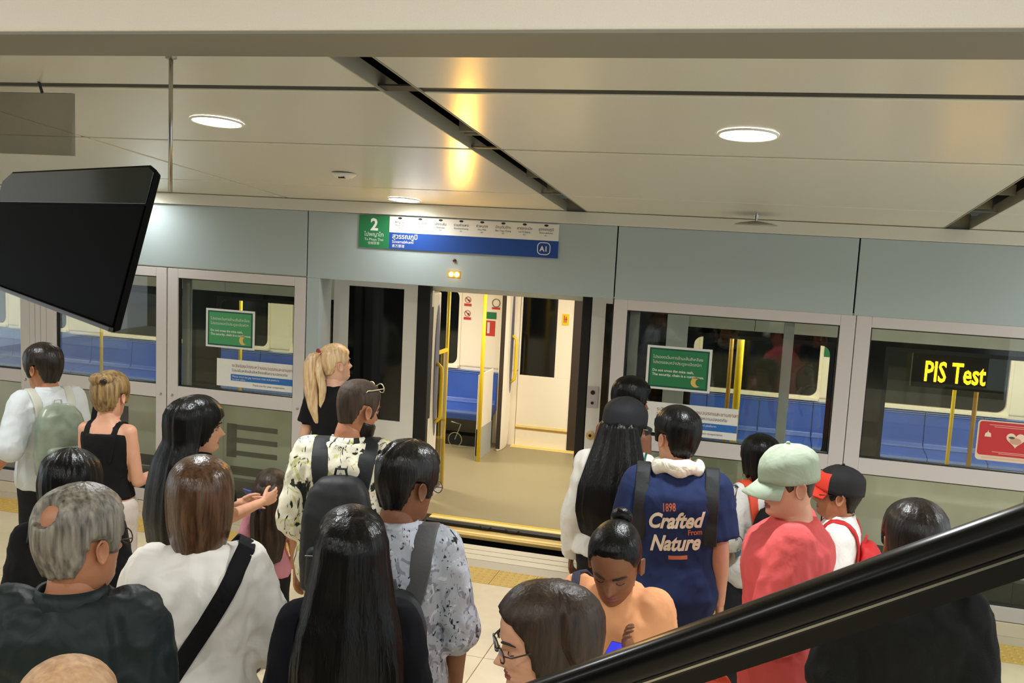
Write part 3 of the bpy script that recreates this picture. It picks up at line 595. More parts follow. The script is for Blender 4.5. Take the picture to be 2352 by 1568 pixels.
def add_head(g, T, closed=False, ears=True):
    """skin slot 0, lips 1, eye 2, iris 3, brow 4"""
    zs = list(np.linspace(-.08, -.01, 5))+list(np.linspace(-.004, .15, 44))+list(np.linspace(.157, .215, 9))+[.222, .229, .2335, .2355]
    azs = sorted([PI*(1-k/14) for k in range(1, 15)][::-1]); az = []
    n1 = 44
    for k in range(n1+1): az.append(-1.25+2.5*k/n1)
    for k in range(1, 20): az.append(1.25+(2*PI-2.5)*k/20)
    n = len(az); v = []; f = []; m = []
    for z in zs:
        for a in az: v.append(head_pt((a+PI) % (2*PI)-PI, z, True, closed))
    for i in range(len(zs)-1):
        for j in range(n):
            f.append((i*n+j, i*n+(j+1) % n, (i+1)*n+(j+1) % n, (i+1)*n+j)); z = (zs[i]+zs[i+1])/2; x = v[i*n+j][0]
            m.append(1 if (.037 < z < .0555 and abs(x) < .023*(1-((z-.0465)/.011)**2)**.5*1.05 if abs(z-.0465) < .011 else False) and v[i*n+j][1] > 0 else 0)
    f.append(tuple(range(n))[::-1]); m.append(0); f.append(tuple((len(zs)-1)*n+j for j in range(n))); m.append(0)
    o = len(g.v); g.v += [tuple(T @ Vector(p)) for p in v]; g.f += [tuple(i+o for i in q) for q in f]; g.m += m
    for sx in (-1, 1):
        if not closed:
            g.ell((sx*.031, .0705, .112), (.0130, .0105, .0075), 12, 8, 2, T); g.ell((sx*.031, .0785, .112), (.0056, .0040, .0056), 10, 6, 3, T); g.tube([(sx*.017, .079, .113), (sx*.024, .0835, .1195), (sx*.034, .082, .1205), (sx*.045, .073, .115)], .0034, 6, 0, T=T); g.tube([(sx*.018, .079, .109), (sx*.026, .082, .1055), (sx*.036, .080, .1055), (sx*.045, .073, .110)], .0026, 6, 0, T=T)
            g.tube([(sx*.016, .083, .116), (sx*.024, .0865, .122), (sx*.034, .084, .123), (sx*.046, .074, .117)], .0016, 5, 3, T=T)
        else: g.tube([(sx*.018, .081, .109), (sx*.026, .085, .1055), (sx*.036, .083, .1055), (sx*.045, .076, .109)], .0013, 5, 3, T=T)
        g.tube([(sx*.012, .0945, .131), (sx*.026, .094, .137), (sx*.042, .083, .137), (sx*.052, .070, .131)], [.002, .0036, .0032, .0012], 6, 4, T=T)
        if not ears: continue
        # ear: curved shell with rim
        R = []
        for k_, off in ((.15, -.004), (.55, -.002), (.80, .004), (1.0, .009), (.98, .013), (.80, .012), (.5, .002), (.12, 0)):
            ring = []
            for q_ in range(16):
                a = 2*PI*q_/16; zz = math.cos(a)*.031*k_; yy = math.sin(a)*.019*k_*(1-.25*math.cos(a+PI))
                ring.append((sx*(.071+off+.006*(1 if math.sin(a) < 0 else 0)*k_), -.006+yy-.10*zz, .103+zz))
            R.append(ring)
        g.rings(R, 0, True, T)
def hair_shell(style, T, scale=1.0):
    """shell of hair that dips under the skin outside the hairline"""
    st = dict(t=.014, front=.178, side=.100, nape=.02, temple=.150, bald=None, flare=0, ridge=.0035, rk=9, top=0, part=None, taper=None); st.update(style)
    if st['taper'] is None: st['taper'] = st['side'] > .055
    n = 72; zs = list(np.linspace(-.055, .19, 34))+[.198, .206, .213, .220, .226, .231, .234, .2355]
    R = []
    for z in zs:
        ring = []
        for j in range(n):
            a = -PI+2*PI*j/n; aa = abs(math.degrees(a))
            if st['side'] > .055: zl = float(np.interp(aa, [0, 35, 52, 64, 72, 80, 88, 106, 116, 130, 180], [st['front'], st['front']-.006, st['temple'], st['side']+.012, st['side']+.0, st['side']+.012, .128, .128, .075, st['nape']+.022, st['nape']+.012]))
            else: zl = float(np.interp(aa, [0, 35, 55, 70, 84, 97, 112, 180], [st['front'], st['front']-.006, st['temple'], st['side']+.01, st['side']-.01, st['side']+.012, st['nape']+.03, st['nape']]))
            x, y = head_xy(a, z); p = Vector((x, y, z)); dr = Vector((x, y, (z-.12)*1.05)); dr = dr.normalized() if dr.length > 1e-6 else Vector((0, 0, 1))
            mk = sstep(-.006, .014, z-zl)
            if st['bald']:
                c_ = Vector(st['bald'][:3]); mk *= sstep(st['bald'][3]*.6, st['bald'][3], (p-c_).length)
            tt = st['t']+st['top']*sstep(.14, .23, z)+st['flare']*(1-sstep(-.03, .13, z))
            if st['taper']: tt *= .3+.7*sstep(-.0, .13, z)
            nz = noise.noise(Vector((math.sin(a)*st['rk'], math.cos(a)*st['rk'], z*5)))*st['ridge']+noise.noise(Vector((math.sin(a)*st['rk']*3, math.cos(a)*st['rk']*3, z*14)))*st['ridge']*.5
            nz *= 1-.75*sstep(.19, .232, z)
            if st['part'] is not None: tt -= .006*math.exp(-((x-st['part'])/.006)**2)*sstep(.15, .2, z)*(1 if y > -.05 else 0)
            T_ = -.009+(tt+.009+nz)*mk
            ring.append(p+dr*T_)
        R.append(ring)
    g = G(); g.rings(R, 0, True, T); return g
def voxel(g, vox, smooth=2, fold=0.0, fs=9.0, seed=0, target=None):
    me = bpy.data.meshes.new('t'); me.from_pydata(g.v, [], g.f); o = bpy.data.objects.new('t', me); COL.objects.link(o)
    r = o.modifiers.new('r', 'REMESH'); r.mode = 'VOXEL'; r.voxel_size = vox
    s_ = o.modifiers.new('s', 'SMOOTH'); s_.iterations = smooth; s_.factor = .6
    bpy.context.view_layer.update()
    e = bpy.data.meshes.new_from_object(o.evaluated_get(bpy.context.evaluated_depsgraph_get()))
    nv = len(e.vertices); co = np.empty(nv*3); e.vertices.foreach_get('co', co); co = co.reshape(-1, 3)
    if fold:
        no = np.empty(nv*3); e.vertices.foreach_get('normal', no); no = no.reshape(-1, 3)
        d = np.array([noise.noise(Vector((p[0]*fs+seed, p[1]*fs, p[2]*fs*.55)))+.5*(1-abs(noise.noise(Vector((p[0]*fs*1.7, p[1]*fs*1.7+seed, p[2]*fs*1.1))))*3) for p in co])
        co = co+no*(d*fold)[:, None]
    f = [tuple(q.vertices) for q in e.polygons]
    bpy.data.objects.remove(o); bpy.data.meshes.remove(me); bpy.data.meshes.remove(e)
    out = G(); out.v = [tuple(p) for p in co]; out.f = f; out.m = [0]*len(f); return out
def hand_pieces(curl=.5, grip=False):
    """right hand, wrist at origin, fingers along -z, palm facing -x, thumb to +y"""
    g = G()
    g.rings([[(.013*math.cos(a)*k3, .0+ky+math.sin(a)*k2, z) for a in [2*PI*i/12 for i in range(12)]] for z, k2, k3, ky in ((.015, .024, 1.5, 0), (-.02, .031, 1.25, .0), (-.055, .040, 1.1, 0), (-.085, .040, 1.0, 0), (-.097, .034, .8, 0))])
    for i, (y, l) in enumerate(((.031, .072), (.011, .080), (-.010, .074), (-.030, .058))):
        p = Vector((0, y, -.088)); a = .18+curl*.25; pts = [p]
        for k_, s_ in enumerate((.45, .30, .25)):
            a2 = a+k_*curl*.9; p = p+Vector((-math.sin(a2), y*.12/.03*.1, -math.cos(a2)))*l*s_; pts.append(p)
        for k_ in range(3): g.cap(pts[k_], pts[k_+1], (.0095, .0086, .0078)[k_], (.0086, .0078, .0068)[k_], 8)
    pts = [Vector((-.004, .026, -.022)), Vector((-.016, .048, -.050)), Vector((-.026, .056, -.078)), Vector((-.032, .054, -.100))]
    for k_ in range(3): g.cap(pts[k_], pts[k_+1], (.014, .0105, .0095)[k_], (.0105, .0095, .008)[k_], 8)
    return g
HAND = {}
def get_hand(curl):
    if curl not in HAND: HAND[curl] = voxel(hand_pieces(curl), .0042, 2)
    return HAND[curl]
def rotz(a): return Matrix.Rotation(a, 4, 'Z')
def torso_rings(s, w, female, infl, z0, z1, lean):
    TB_ = [(.80, .135, .100, 0), (.86, .165, .118, -.005), (.93, .172, .125, -.01), (1.0, .158, .115, -.004), (1.08, .142, .104, 0), (1.16, .144, .106, 0), (1.25, .158, .118, .004), (1.33, .168, .120, .0), (1.385, .165, .108, -.008), (1.425, .135, .085, -.014), (1.455, .092, .066, -.018), (1.485, .062, .060, -.018), (1.53, .056, .058, -.012)]
    R = []; T_ = [t for t in TB_ if z0-.001 <= t[0] <= z1+.001]
    zz = np.array([t[0] for t in TB_])
    if T_[0][0] > z0+.005: T_ = [tuple([z0]+[float(np.interp(z0, zz, [t[i] for t in TB_])) for i in (1, 2, 3)])]+T_
    if T_[-1][0] < z1-.005: T_ = T_+[tuple([z1]+[float(np.interp(z1, zz, [t[i] for t in TB_])) for i in (1, 2, 3)])]
    for z, rx, ry, cy_ in T_:
        k = w if z < 1.40 else 1+(w-1)*.5*(1.53-z)/.13
        if female:
            rx *= np.interp(z, [.9, 1.08, 1.3, 1.45], [1.02, .90, .90, .93]); ry *= np.interp(z, [.9, 1.08, 1.3, 1.45], [1.0, .90, .97, .95])
        i_ = infl*(1 if z < 1.40 else np.interp(z, [1.40, 1.53], [1, .55])); ring = []
        for q_ in range(28):
            a = 2*PI*q_/28; c_, s_ = math.cos(a), math.sin(a); e = .84
            y = math.copysign(abs(s_)**e, s_)*(ry*k+i_)
            if female and s_ > 0 and 1.18 < z < 1.36: y += .028*math.exp(-((z-1.27)/.05)**2)*s_
            p = Vector((math.copysign(abs(c_)**e, c_)*(rx*k+i_), y+cy_, z))*s
            ring.append(bend(p, s, lean))
        R.append(ring)
    return R
def bend(p, s, lean):
    if not lean or p.z < .95*s: return p
    a = lean*min(1, (p.z-.95*s)/(.35*s)); q_ = p-Vector((0, 0, .95*s)); return Vector((p.x, q_.y*math.cos(a)+q_.z*math.sin(a), -q_.y*math.sin(a)+q_.z*math.cos(a)))+Vector((0, 0, .95*s))
LAST = {}
def person(label, pos, h, face, head=(0, 0), hs=1.1, skin='tan', female=False, w=1.0, lean=0.0, top=None, pants=(30, 30, 36), hair=None, arms=None, closed=False, curl=.5, roll=0, group=None):
    s = h/1.75; pos = (pos[0], pos[1])
    P = empty('person', (pos[0], pos[1], 0), -math.radians(face), label=label, category='person', group='people waiting on the platform')
    shx = (.138 if female else .152)*(1+(w-1)*.6)
    S = [bend(Vector((sx*shx, -.012, 1.400))*s, s, lean) for sx in (-1, 1)]
    A_ = []
    for i, sx in enumerate((-1, 1)):
        a = (arms or {}).get('RL'[1-i] if False else ('L', 'R')[i])
        if a is None: a = ((sx*(.200+.06*(w-1)), -.03, 1.11), (sx*.225, .04, .87))
        A_.append([S[i]]+[Vector((p[0]*(1 if (arms or {}).get(('L', 'R')[i]) is None else .88), p[1], p[2]))*s for p in a])
    ak = (.88 if female else 1.0)*(1+(w-1)*.6)*s
    # --- body
    g = G(); g.rings(torso_rings(s, w, female, 0, .80, 1.53, lean))
    for i, sx in enumerate((-1, 1)):
        s0, e_, w_ = A_[i]
        g.cap(bend(Vector((sx*.08, -.012, 1.40))*s, s, lean), s0, .06*ak, .058*ak); g.cap(s0, e_, .056*ak, .043*ak); g.cap(e_, e_+(w_-e_)*.35, .043*ak, .041*ak); g.cap(e_+(w_-e_)*.3, w_, .041*ak, .027*ak)
        hip = Vector((sx*.088, -.005, .88))*s; kn = Vector((sx*.095, .015, .49))*s; an = Vector((sx*.10, -.02, .085))*s
        g.cap(hip, kn, .088*s*w, .058*s); g.cap(kn, kn+(an-kn)*.35, .056*s, .056*s); g.cap(kn+(an-kn)*.35, an, .056*s, .036*s); g.cap(an+Vector((0, -.02, -.045*s)), an+Vector((0, .15*s, -.058*s)), .034*s, .024*s)
    chin_z = h-.2355*hs
    piv = bend(Vector((0, -.014*s, 1.50*s)), s, lean)
    g.cap(bend(Vector((0, -.02*s, 1.42*s)), s, lean), piv+Vector((0, .0, .03)), .058*s*(.9 if female else 1), .055*s*(.86 if female else 1))
    body = voxel(g, .0105, 2)
    # head transform: head origin is under the chin
    yaw, pit = math.radians(head[0]), math.radians(head[1])
    top_off = h-piv.z if not lean else (h-1.50*s)
    Hm = Matrix.Translation(piv) @ rotz(-yaw) @ Matrix.Rotation(-pit, 4, 'X') @ Matrix.Rotation(math.radians(roll), 4, 'Y') @ Matrix.Translation((0, .022, top_off-.2355*hs)) @ Matrix.Scale(hs, 4)
    add_head(body, Hm, closed, not hair or hair['shell'].get('side', .1) > .045)
    for i, sx in enumerate((-1, 1)):
        s0, e_, w_ = A_[i]; d_ = (w_-e_).normalized(); hd_ = get_hand(curl)
        zc = -d_; yc = Vector((0, 1, 0)); 
        if abs(zc.y) > .75: yc = Vector((0, 0, 1))
        xc = yc.cross(zc).normalized(); yc = zc.cross(xc).normalized()
        Rm_ = Matrix((xc, yc, zc)).transposed().to_4x4(); mir = Matrix.Diagonal((sx, 1, 1, 1))
        Tm = Matrix.Translation(w_) @ Rm_ @ mir @ Matrix.Scale(s*1.05*(.93 if female else 1), 4)
        fs_ = hd_.f if sx > 0 else [q[::-1] for q in hd_.f]; body.add(hd_.v, fs_, 0, Tm)
    bo = body.build('body', [skinm(skin), m_lip, m_eye, m_iris, m_brow], P, smooth=True)
    # --- top
    if top:
        t = dict(infl=.016, z0=.90, z1=1.475, sl='short', mat=None, fold=.004, hem=0, name='shirt', nb=0); t.update(top)
        g = G(); R = torso_rings(s, w, female, t['infl']*s, t['z0'], t['z1'], lean)
        if t['hem']:
            R[0] = [p+Vector((p.x, p.y, 0))*t['hem'] for p in R[0]]
        g.rings(R)
        tk = t['infl']*.9*s
        for i, sx in enumerate((-1, 1)):
            s0, e_, w_ = A_[i]
            if t['sl'] == 'none': continue
            g.cap(bend(Vector((sx*.07, -.012, 1.392))*s, s, lean), s0, .060*ak+tk*.6, .060*ak+tk*.6)
            if t['sl'] == 'short':
                ed = s0+(e_-s0)*.72; g.cap(s0, s0+(e_-s0)*.25, .060*ak+tk, .060*ak+tk); g.tube([s0, s0+(e_-s0)*.4, ed], [.060*ak+tk, .060*ak+tk*1.2, .058*ak+tk*1.5], 14)
            elif t['sl'] == 'half':
                g.tube([s0, e_, e_+(w_-e_)*.12], [.062*ak+tk, .058*ak+tk*1.6, .052*ak+tk*1.6], 14); g.cap(s0, e_, .060*ak+tk, .055*ak+tk*1.4)
            else:
                g.cap(s0, e_, .060*ak+tk, .050*ak+tk*1.2); g.tube([e_, e_+(w_-e_)*.6, w_+(w_-e_).normalized()*.01], [.050*ak+tk*1.2, .044*ak+tk*1.1, .036*ak+tk*.8], 12); g.cap(e_, e_+(w_-e_)*.3, .050*ak+tk*1.2, .046*ak+tk)
        v_ = voxel(g, .012, 3, t['fold']*1.6, 10, seed=pos[0]*7+pos[1])
        so = v_.build(t['name'], t['mat'], P, smooth=True); LAST['top'] = so
        if t.get('collar'):
            cg = G(); rr_, hh_ = t['collar']; cc = bend(Vector((0, -.018*s, 1.475*s)), s, lean); R = []
            for k_, dz in ((1.10, -.018), (1.05, .012), (.98, .03), (1.06, .036), (1.16, .018), (1.26, -.010)):
                R.append([cc+Vector((math.cos(a)*rr_*s*k_, math.sin(a)*rr_*s*k_*1.02, (dz*.75-.012)*hh_*s*(1.15-.35*math.sin(a)))) for a in [2*PI*q_/28 for q_ in range(28)]])
            cg.rings(R, cap=False); cg.build('collar', t.get('cmat', t['mat']), P, smooth=True)
    # --- trousers and shoes
    g = G(); g.rings(torso_rings(s, w, female, .010*s, .80, .98, lean))
    for sx in (-1, 1):
        hip = Vector((sx*.088, -.005, .88))*s; kn = Vector((sx*.095, .015, .49))*s; an = Vector((sx*.10, -.02, .10))*s
        g.cap(hip, kn, .098*s*w, .072*s); g.tube([kn+Vector((0, 0, .04)), kn, an], [.072*s, .072*s, .060*s], 14)
    voxel(g, .015, 2, .003, 8).build('trousers', cloth('trouser_%d_%d_%d' % pants, pants), P, smooth=True)
    for sx in (-1, 1):
        g = G(); c_ = (sx*.10*s, 0, 0)
        g.rings([[(c_[0]+math.cos(a)*rx*s, (-.01+cy_+math.sin(a)*ry)*s, z*s) for a in [2*PI*q_/20 for q_ in range(20)]] for z, rx, ry, cy_ in ((0, .046, .140, .06), (.02, .048, .145, .06), (.05, .044, .135, .055), (.08, .040, .085, .01), (.11, .040, .055, -.02))])
        g.build('shoe', mat('shoe_dark', (34, 32, 32), .6), P, smooth=True)
    # --- hair
    P['hm'] = 0; del P['hm']
    if hair:
        hm_ = hair['mat']
        sh = hair_shell(hair.get('shell', {}), Hm)
        ho = sh.build('hair', hm_, P, smooth=True)
    return P, Hm, bo, A_, s
def strands(P, rings_, m, name='long_hair', ridge=.007, n=56, parent=None, k=14, seed=0, h=None, cy0=0, full=False, fr=1.0):
    """hair mass: rings (z, cx, cy, rx, ry) in the person's space with combed ridges"""
    if h and full:
        rings_ = [(h+.012, 0, -.02+cy0, .01, .01), (h+.006, 0, -.022+cy0, .05, .05), (h-.012, 0, -.026+cy0, .078, .085), (h-.035, 0, -.03+cy0, .098, .108), (h-.07, 0, -.034+cy0, .110, .122), (h-.12, 0, -.038+cy0, .114, .122)]+[r for r in rings_ if r[0] < h-.16]
    elif h:
        rings_ = [(h-.015, 0, -.015+cy0, .02, .02), (h-.04, 0, -.02+cy0, .065, .06), (h-.08, 0, -.026+cy0, .088, .088), (h-.12, 0, -.032+cy0, .096, .096)]+[r for r in rings_ if r[0] < h-.15]
    R = []; arr = np.array(rings_, float); tt = np.linspace(0, 1, len(arr)); N = 34
    for i in range(N):
        u = i/(N-1); z, cx, cy_, rx, ry = [float(np.interp(u, tt, arr[:, c])) for c in range(5)]
        ring = []
        for j in range(n):
            a = 2*PI*j/n; d_ = 1+ (noise.noise(Vector((math.cos(a)*k*.35+seed, math.sin(a)*k*.35, z*1.6)))*ridge+noise.noise(Vector((math.cos(a)*k+seed, math.sin(a)*k, z*.8)))*ridge*.6)/max(.03, min(rx, ry))
            e = u > .93 and (.75+.25*noise.noise(Vector((a*5, seed, 1)))) or 1
            ring.append((cx+math.cos(a)*rx*d_*e, cy_+math.sin(a)*ry*d_*e*(1 if math.sin(a) < 0 else fr), z-(.03*noise.noise(Vector((math.cos(a)*4, math.sin(a)*4, seed))) if u > .9 else 0)))
        R.append(ring)
    g = G(); g.rings(R); return g.build(name, m, P if parent is None else parent, smooth=True)
def sub(P, name, g, T, m, smooth=True, parent=None, bevel=0):
    g.v = [tuple(T @ Vector(p)) for p in g.v]; return g.build(name, m, parent or P, bevel, smooth)
def glasses(P, Hm, m, thick=.0016, dark=None, up=0.0, tiltf=0, name='glasses'):
    g = G()
    for sx in (-1, 1):
        pts = [(sx*.032+.024*math.cos(a), .104-.004*abs(math.cos(a)), .112+up+.019*math.sin(a)) for a in [2*PI*k/20 for k in range(21)]]
        g.tube(pts, thick, 6); g.tube([(sx*.056, .100, .118+up), (sx*.074, .085, .119+up), (sx*.080, .02, .124+up), (sx*.081, .0, .128+up), (sx*.081, -.012, .122+up)], thick, 6)
    g.tube([(-.009, .105, .116+up), (0, .108, .119+up), (.009, .105, .116+up)], thick, 6)
    if tiltf: Tt = Matrix.Translation((0, 0, .115)) @ Matrix.Rotation(tiltf, 4, 'X') @ Matrix.Translation((0, 0, -.115))
    else: Tt = Matrix.Identity(4)
    o = sub(P, name, g, Hm @ Tt, m)
    for sx in (-1, 1):
        g = G(); g.rings([[(sx*.032+.023*math.cos(a), y_, .112+up+.018*math.sin(a)) for a in [2*PI*k/20 for k in range(20)]] for y_ in (.1025, .1035)])
        g.v = [tuple(Hm @ Tt @ Vector(p)) for p in g.v]; g.build('lens', dark or glassmat('lens_clear', (.96, .96, .96), 1.08), o)
    return o
def cap_hat(P, Hm, m, mb, brim=.075, t=.016, name='cap', vis_mat=None, zlow=.135, drop=0):
    R = []; n = 80; vv = []
    for z in [zlow, zlow+.015, .16, .175, .19, .205, .218, .228, .234, .2355]:
        ring = []
        for j in range(n):
            a = 2*PI*j/n; x, y = head_xy((a+PI) % (2*PI)-PI, z); dr = Vector((x, y, (z-.12)*.9)).normalized()
            zz = z-.02*(1-math.cos(a))*.5*(1 if z < .17 else 0)
            p = Vector((x, y, zz))+dr*(t+.002*math.cos(a*6)+.006*sstep(.14, .19, z)); ring.append(p)
        R.append(ring)
    g = G(); g.rings(R)
    if vis_mat:
        g.m = []
        for q in g.f:
            j_ = min(q) % n; i_ = min(q)//n; g.m.append(1 if (j_ < 14 or j_ > 65) and i_ < 5 and len(q) == 4 else 0)
        o = sub(P, name, g, Hm, [m, vis_mat])
    else: o = sub(P, name, g, Hm, m)
    g = G(); R = []; w_ = .078
    for i in range(13):
        u = -1+2*i/12; x = u*w_; y0 = .070+.040*math.sqrt(max(0, 1-u*u)); y1 = y0+brim*(1-abs(u)**2.6)+.002; z0 = zlow+.006-.010*u*u; z1 = z0-.018-.020*u*u-drop
        R.append([(x, y0-.02, z0+.004), (x, y1, z1+.002), (x, y1, z1-.002), (x, y0-.02, z0-.003)])
    g.rings(R); sub(P, 'brim', g, Hm, mb, parent=o)
    g = G(); g.ell((0, -.012, .262), (.008, .008, .005), 10, 6); sub(P, 'button', g, Hm, m, parent=o)
    return o
def surf(so):
    me = so.data; return BVHTree.FromPolygons([v.co for v in me.vertices], [tuple(p.vertices) for p in me.polygons])
def over(bv, s, xs, t0, t1, off, n=20, cy_=-.01, cz=1.20):
    """points on the clothing along a band over the shoulder, from the back (t0 degrees) over the top to the front"""
    out = []
    for i in range(n):
        u = i/(n-1); t = math.radians(t0+(t1-t0)*u); x = float(np.interp(u, np.linspace(0, 1, len(xs)), xs)); c_ = Vector((x, cy_, cz))*s; dr = Vector((0, -math.cos(t), math.sin(t)))
        hit = bv.ray_cast(c_+dr*.7, -dr)
        if hit[0] is not None: out.append((hit[0]+dr*off, dr))
    return out
def band(pts, wd, th):
    """flat strap of width wd lying on its support; pts = (point, outward)"""
    g = G(); R = []
    for i, (p, nrm) in enumerate(pts):
        d_ = (pts[min(i+1, len(pts)-1)][0]-pts[max(i-1, 0)][0]).normalized(); sd = d_.cross(nrm).normalized(); w_ = wd if not hasattr(wd, '__len__') else float(np.interp(i/(len(pts)-1), np.linspace(0, 1, len(wd)), wd))
        R.append([p+sd*w_*a_+nrm*th*b_ for a_, b_ in ((-.5, -.6), (-.5, .6), (-.42, 1), (.42, 1), (.5, .6), (.5, -.6))])
    g.rings(R); return g
def backpack(P, s, w, label, m, ms, width=.30, height=.42, depth=.15, ztop=1.40, yb=-.13, straps=True, strap_r=.026, loop=True, pocket=True, name='backpack', category='backpack', m2=None):
    """own top-level thing at the wearer's back"""
    T0 = P.matrix_world if False else (Matrix.Translation(P.location) @ Matrix.Rotation(P.rotation_euler.z, 4, 'Z'))
    b = empty(name, tuple(P.location), P.rotation_euler.z, label=label, category=category)
    BV = surf(LAST['top']); hb = BV.ray_cast(Vector((0, -1.2, (ztop-.12)*s)), Vector((0, 1, 0))); yb = (hb[0].y/s-.004) if hb[0] is not None else yb
    if not straps: yb = .16
    g = G(); R = []; zb = ztop-height
    for z, k, dk in ((zb, .80, .70), (zb+.03, .96, .95), (zb+height*.35, 1.0, 1.0), (zb+height*.7, .95, .85), (ztop-.06, .82, .66), (ztop-.015, .60, .45), (ztop, .35, .25)):
        ring = []
        for q_ in range(24):
            a = 2*PI*q_/24; c_, s_ = math.cos(a), math.sin(a); e = .55
            ring.append(Vector((math.copysign(abs(c_)**e, c_)*width/2*k, yb-depth/2+math.copysign(abs(s_)**e, s_)*depth/2*dk+(1-dk)*depth/2*.8, z))*s)
        R.append(ring)
    g.rings(R); v_ = voxel(g, .011, 2, .0035, 11, seed=width*50); v_.build('bag', m, b, smooth=True)
    if pocket:
        g = G(); R = []
        for z, k in ((zb+.04, .70), (zb+.06, .78), (zb+height*.42, .74), (zb+height*.46, .60)):
            R.append([Vector((math.copysign(abs(math.cos(a))**.55, math.cos(a))*width/2*k, yb-depth*.93+math.copysign(abs(math.sin(a))**.7, math.sin(a))*.045, z))*s for a in [2*PI*q_/20 for q_ in range(20)]])
        g.rings(R); voxel(g, .010, 2, .002, 10).build('pocket', m2 or m, b, smooth=True)
        G().tube([Vector((x_*width*.36, yb-depth*.93-.047, zb+height*.40))*s for x_ in (-1, -.5, 0, .5, 1)], .0035, 6).build('zip', mat('zip_dark', (60, 62, 62), .4, .3), b)
    if straps:
        for sx in (-1, 1):
            pts = over(BV, s, [sx*.07, sx*.10, sx*.112, sx*.12, sx*.135, sx*.16], 16, 205, .006, 26)
            band(pts, [strap_r*2*s]*4+[strap_r*1.2*s], .009).build('strap', ms, b, .002, True)
    if loop: G().tube([Vector((-.03, yb-.02, ztop-.02))*s, Vector((-.02, yb-.03, ztop+.03))*s, Vector((.02, yb-.03, ztop+.03))*s, Vector((.03, yb-.02, ztop-.02))*s], .006, 8).build('grab_loop', ms, b)
    return b
def crossbody(P, s, w, label, m, sx=1, r=.022, infl=.03, bag=True):
    b = empty('shoulder_bag', tuple(P.location), P.rotation_euler.z, label=label, category='bag'); q_ = []
    BV = surf(LAST['top']); pts = []
    c_ = Vector((-sx*.02, -.005, 1.17))*s; u_ = Vector((sx*.50, 0, .87)).normalized()
    for k in range(41):
        t = 2*PI*k/40; dr = u_*math.cos(t)+Vector((0, 1, 0))*math.sin(t); hit = BV.ray_cast(c_+dr*.6, -dr)
        if hit[0] is not None: pts.append((hit[0]+dr*.006, dr))
    band(pts, r*2*s, .007).build('strap', m, b, .002, True)
    if bag:
        g = G(); c_ = Vector((-sx*.21*w, .06, .93))*s
        g.rings([[c_+Vector((math.copysign(abs(math.cos(a))**.5, math.cos(a))*.04, math.copysign(abs(math.sin(a))**.5, math.sin(a))*.10*k, z)) for a in [2*PI*i/20 for i in range(20)]] for z, k in ((-.07, .9), (-.06, 1), (.05, 1), (.07, .85))]); g.build('bag', m, b, .006, True)
    return b
def pattern_cloth(name, base, specks, rough=.8):
    """printed cloth: base colour with layered blotches [(colour, scale, threshold, stretch)]"""
    m = cloth(name, base, rough); nt = m.node_tree; b = nt.nodes['Principled BSDF']; tc = nt.nodes.new('ShaderNodeTexCoord'); prev = None
    for i, (c, sc, th, st) in enumerate(specks):
        mp = nt.nodes.new('ShaderNodeMapping'); nt.links.new(tc.outputs['Object'], mp.inputs[0]); mp.inputs['Scale'].default_value = st; mp.inputs['Location'].default_value = (i*3.1, i*1.7, i); mp.inputs['Rotation'].default_value = (0, .5*(i+1), .3)
        n = nt.nodes.new('ShaderNodeTexNoise'); n.inputs['Scale'].default_value = sc; n.inputs['Detail'].default_value = 3; n.inputs['Distortion'].default_value = 1.6; nt.links.new(mp.outputs[0], n.inputs[0])
        r = nt.nodes.new('ShaderNodeValToRGB'); r.color_ramp.elements[0].position = th; r.color_ramp.elements[1].position = th+.03; r.color_ramp.elements[0].color = (0, 0, 0, 1); r.color_ramp.elements[1].color = (1, 1, 1, 1)
        nt.links.new(n.outputs[0], r.inputs[0]); mx = nt.nodes.new('ShaderNodeMix'); mx.data_type = 'RGBA'; nt.links.new(r.outputs[0], mx.inputs['Factor'])
        if prev is None: mx.inputs[6].default_value = L(base)
        else: nt.links.new(prev, mx.inputs[6])
        mx.inputs[7].default_value = L(c); prev = mx.outputs[2]
    nt.links.new(prev, b.inputs['Base Color']); return m
def decal(P, so, parts, origin, tilt=0, name='print', off=.004):
    """text meshes laid on the back of a shirt: x right, z up seen from behind; parts = [(string,size,x,z,shear,mat,bold)]"""
    me = so.data; bv = BVHTree.FromPolygons([v.co for v in me.vertices], [tuple(p.vertices) for p in me.polygons]); ct, st = math.cos(tilt), math.sin(tilt)
    for s_, size, x0, z0, sh, m, bold, fit in parts:
        if isinstance(s_, str): v, f = text_g(s_, size, shear=sh, bold=bold, res=4, space=.86 if size > .1 else 1)
        else: v, f = s_
        if fit: 
            xs_ = [p[0] for p in v]; k_ = fit/(max(xs_)-min(xs_)); m0 = min(xs_); v = [((p[0]-m0)*k_, 0, p[2]) for p in v]
        out = []; last = -.2
        for a, _, c in v:
            a += x0; c += z0; X = origin[0]+a*ct-c*st; Z = origin[1]+a*st+c*ct
            hit = bv.ray_cast(Vector((X, -1.2, Z)), Vector((0, 1, 0)))
            if hit[0] is not None: last = hit[0].y
            out.append((X, last-off, Z))
        g = G(); g.add(out, f); g.build(name, m, P)
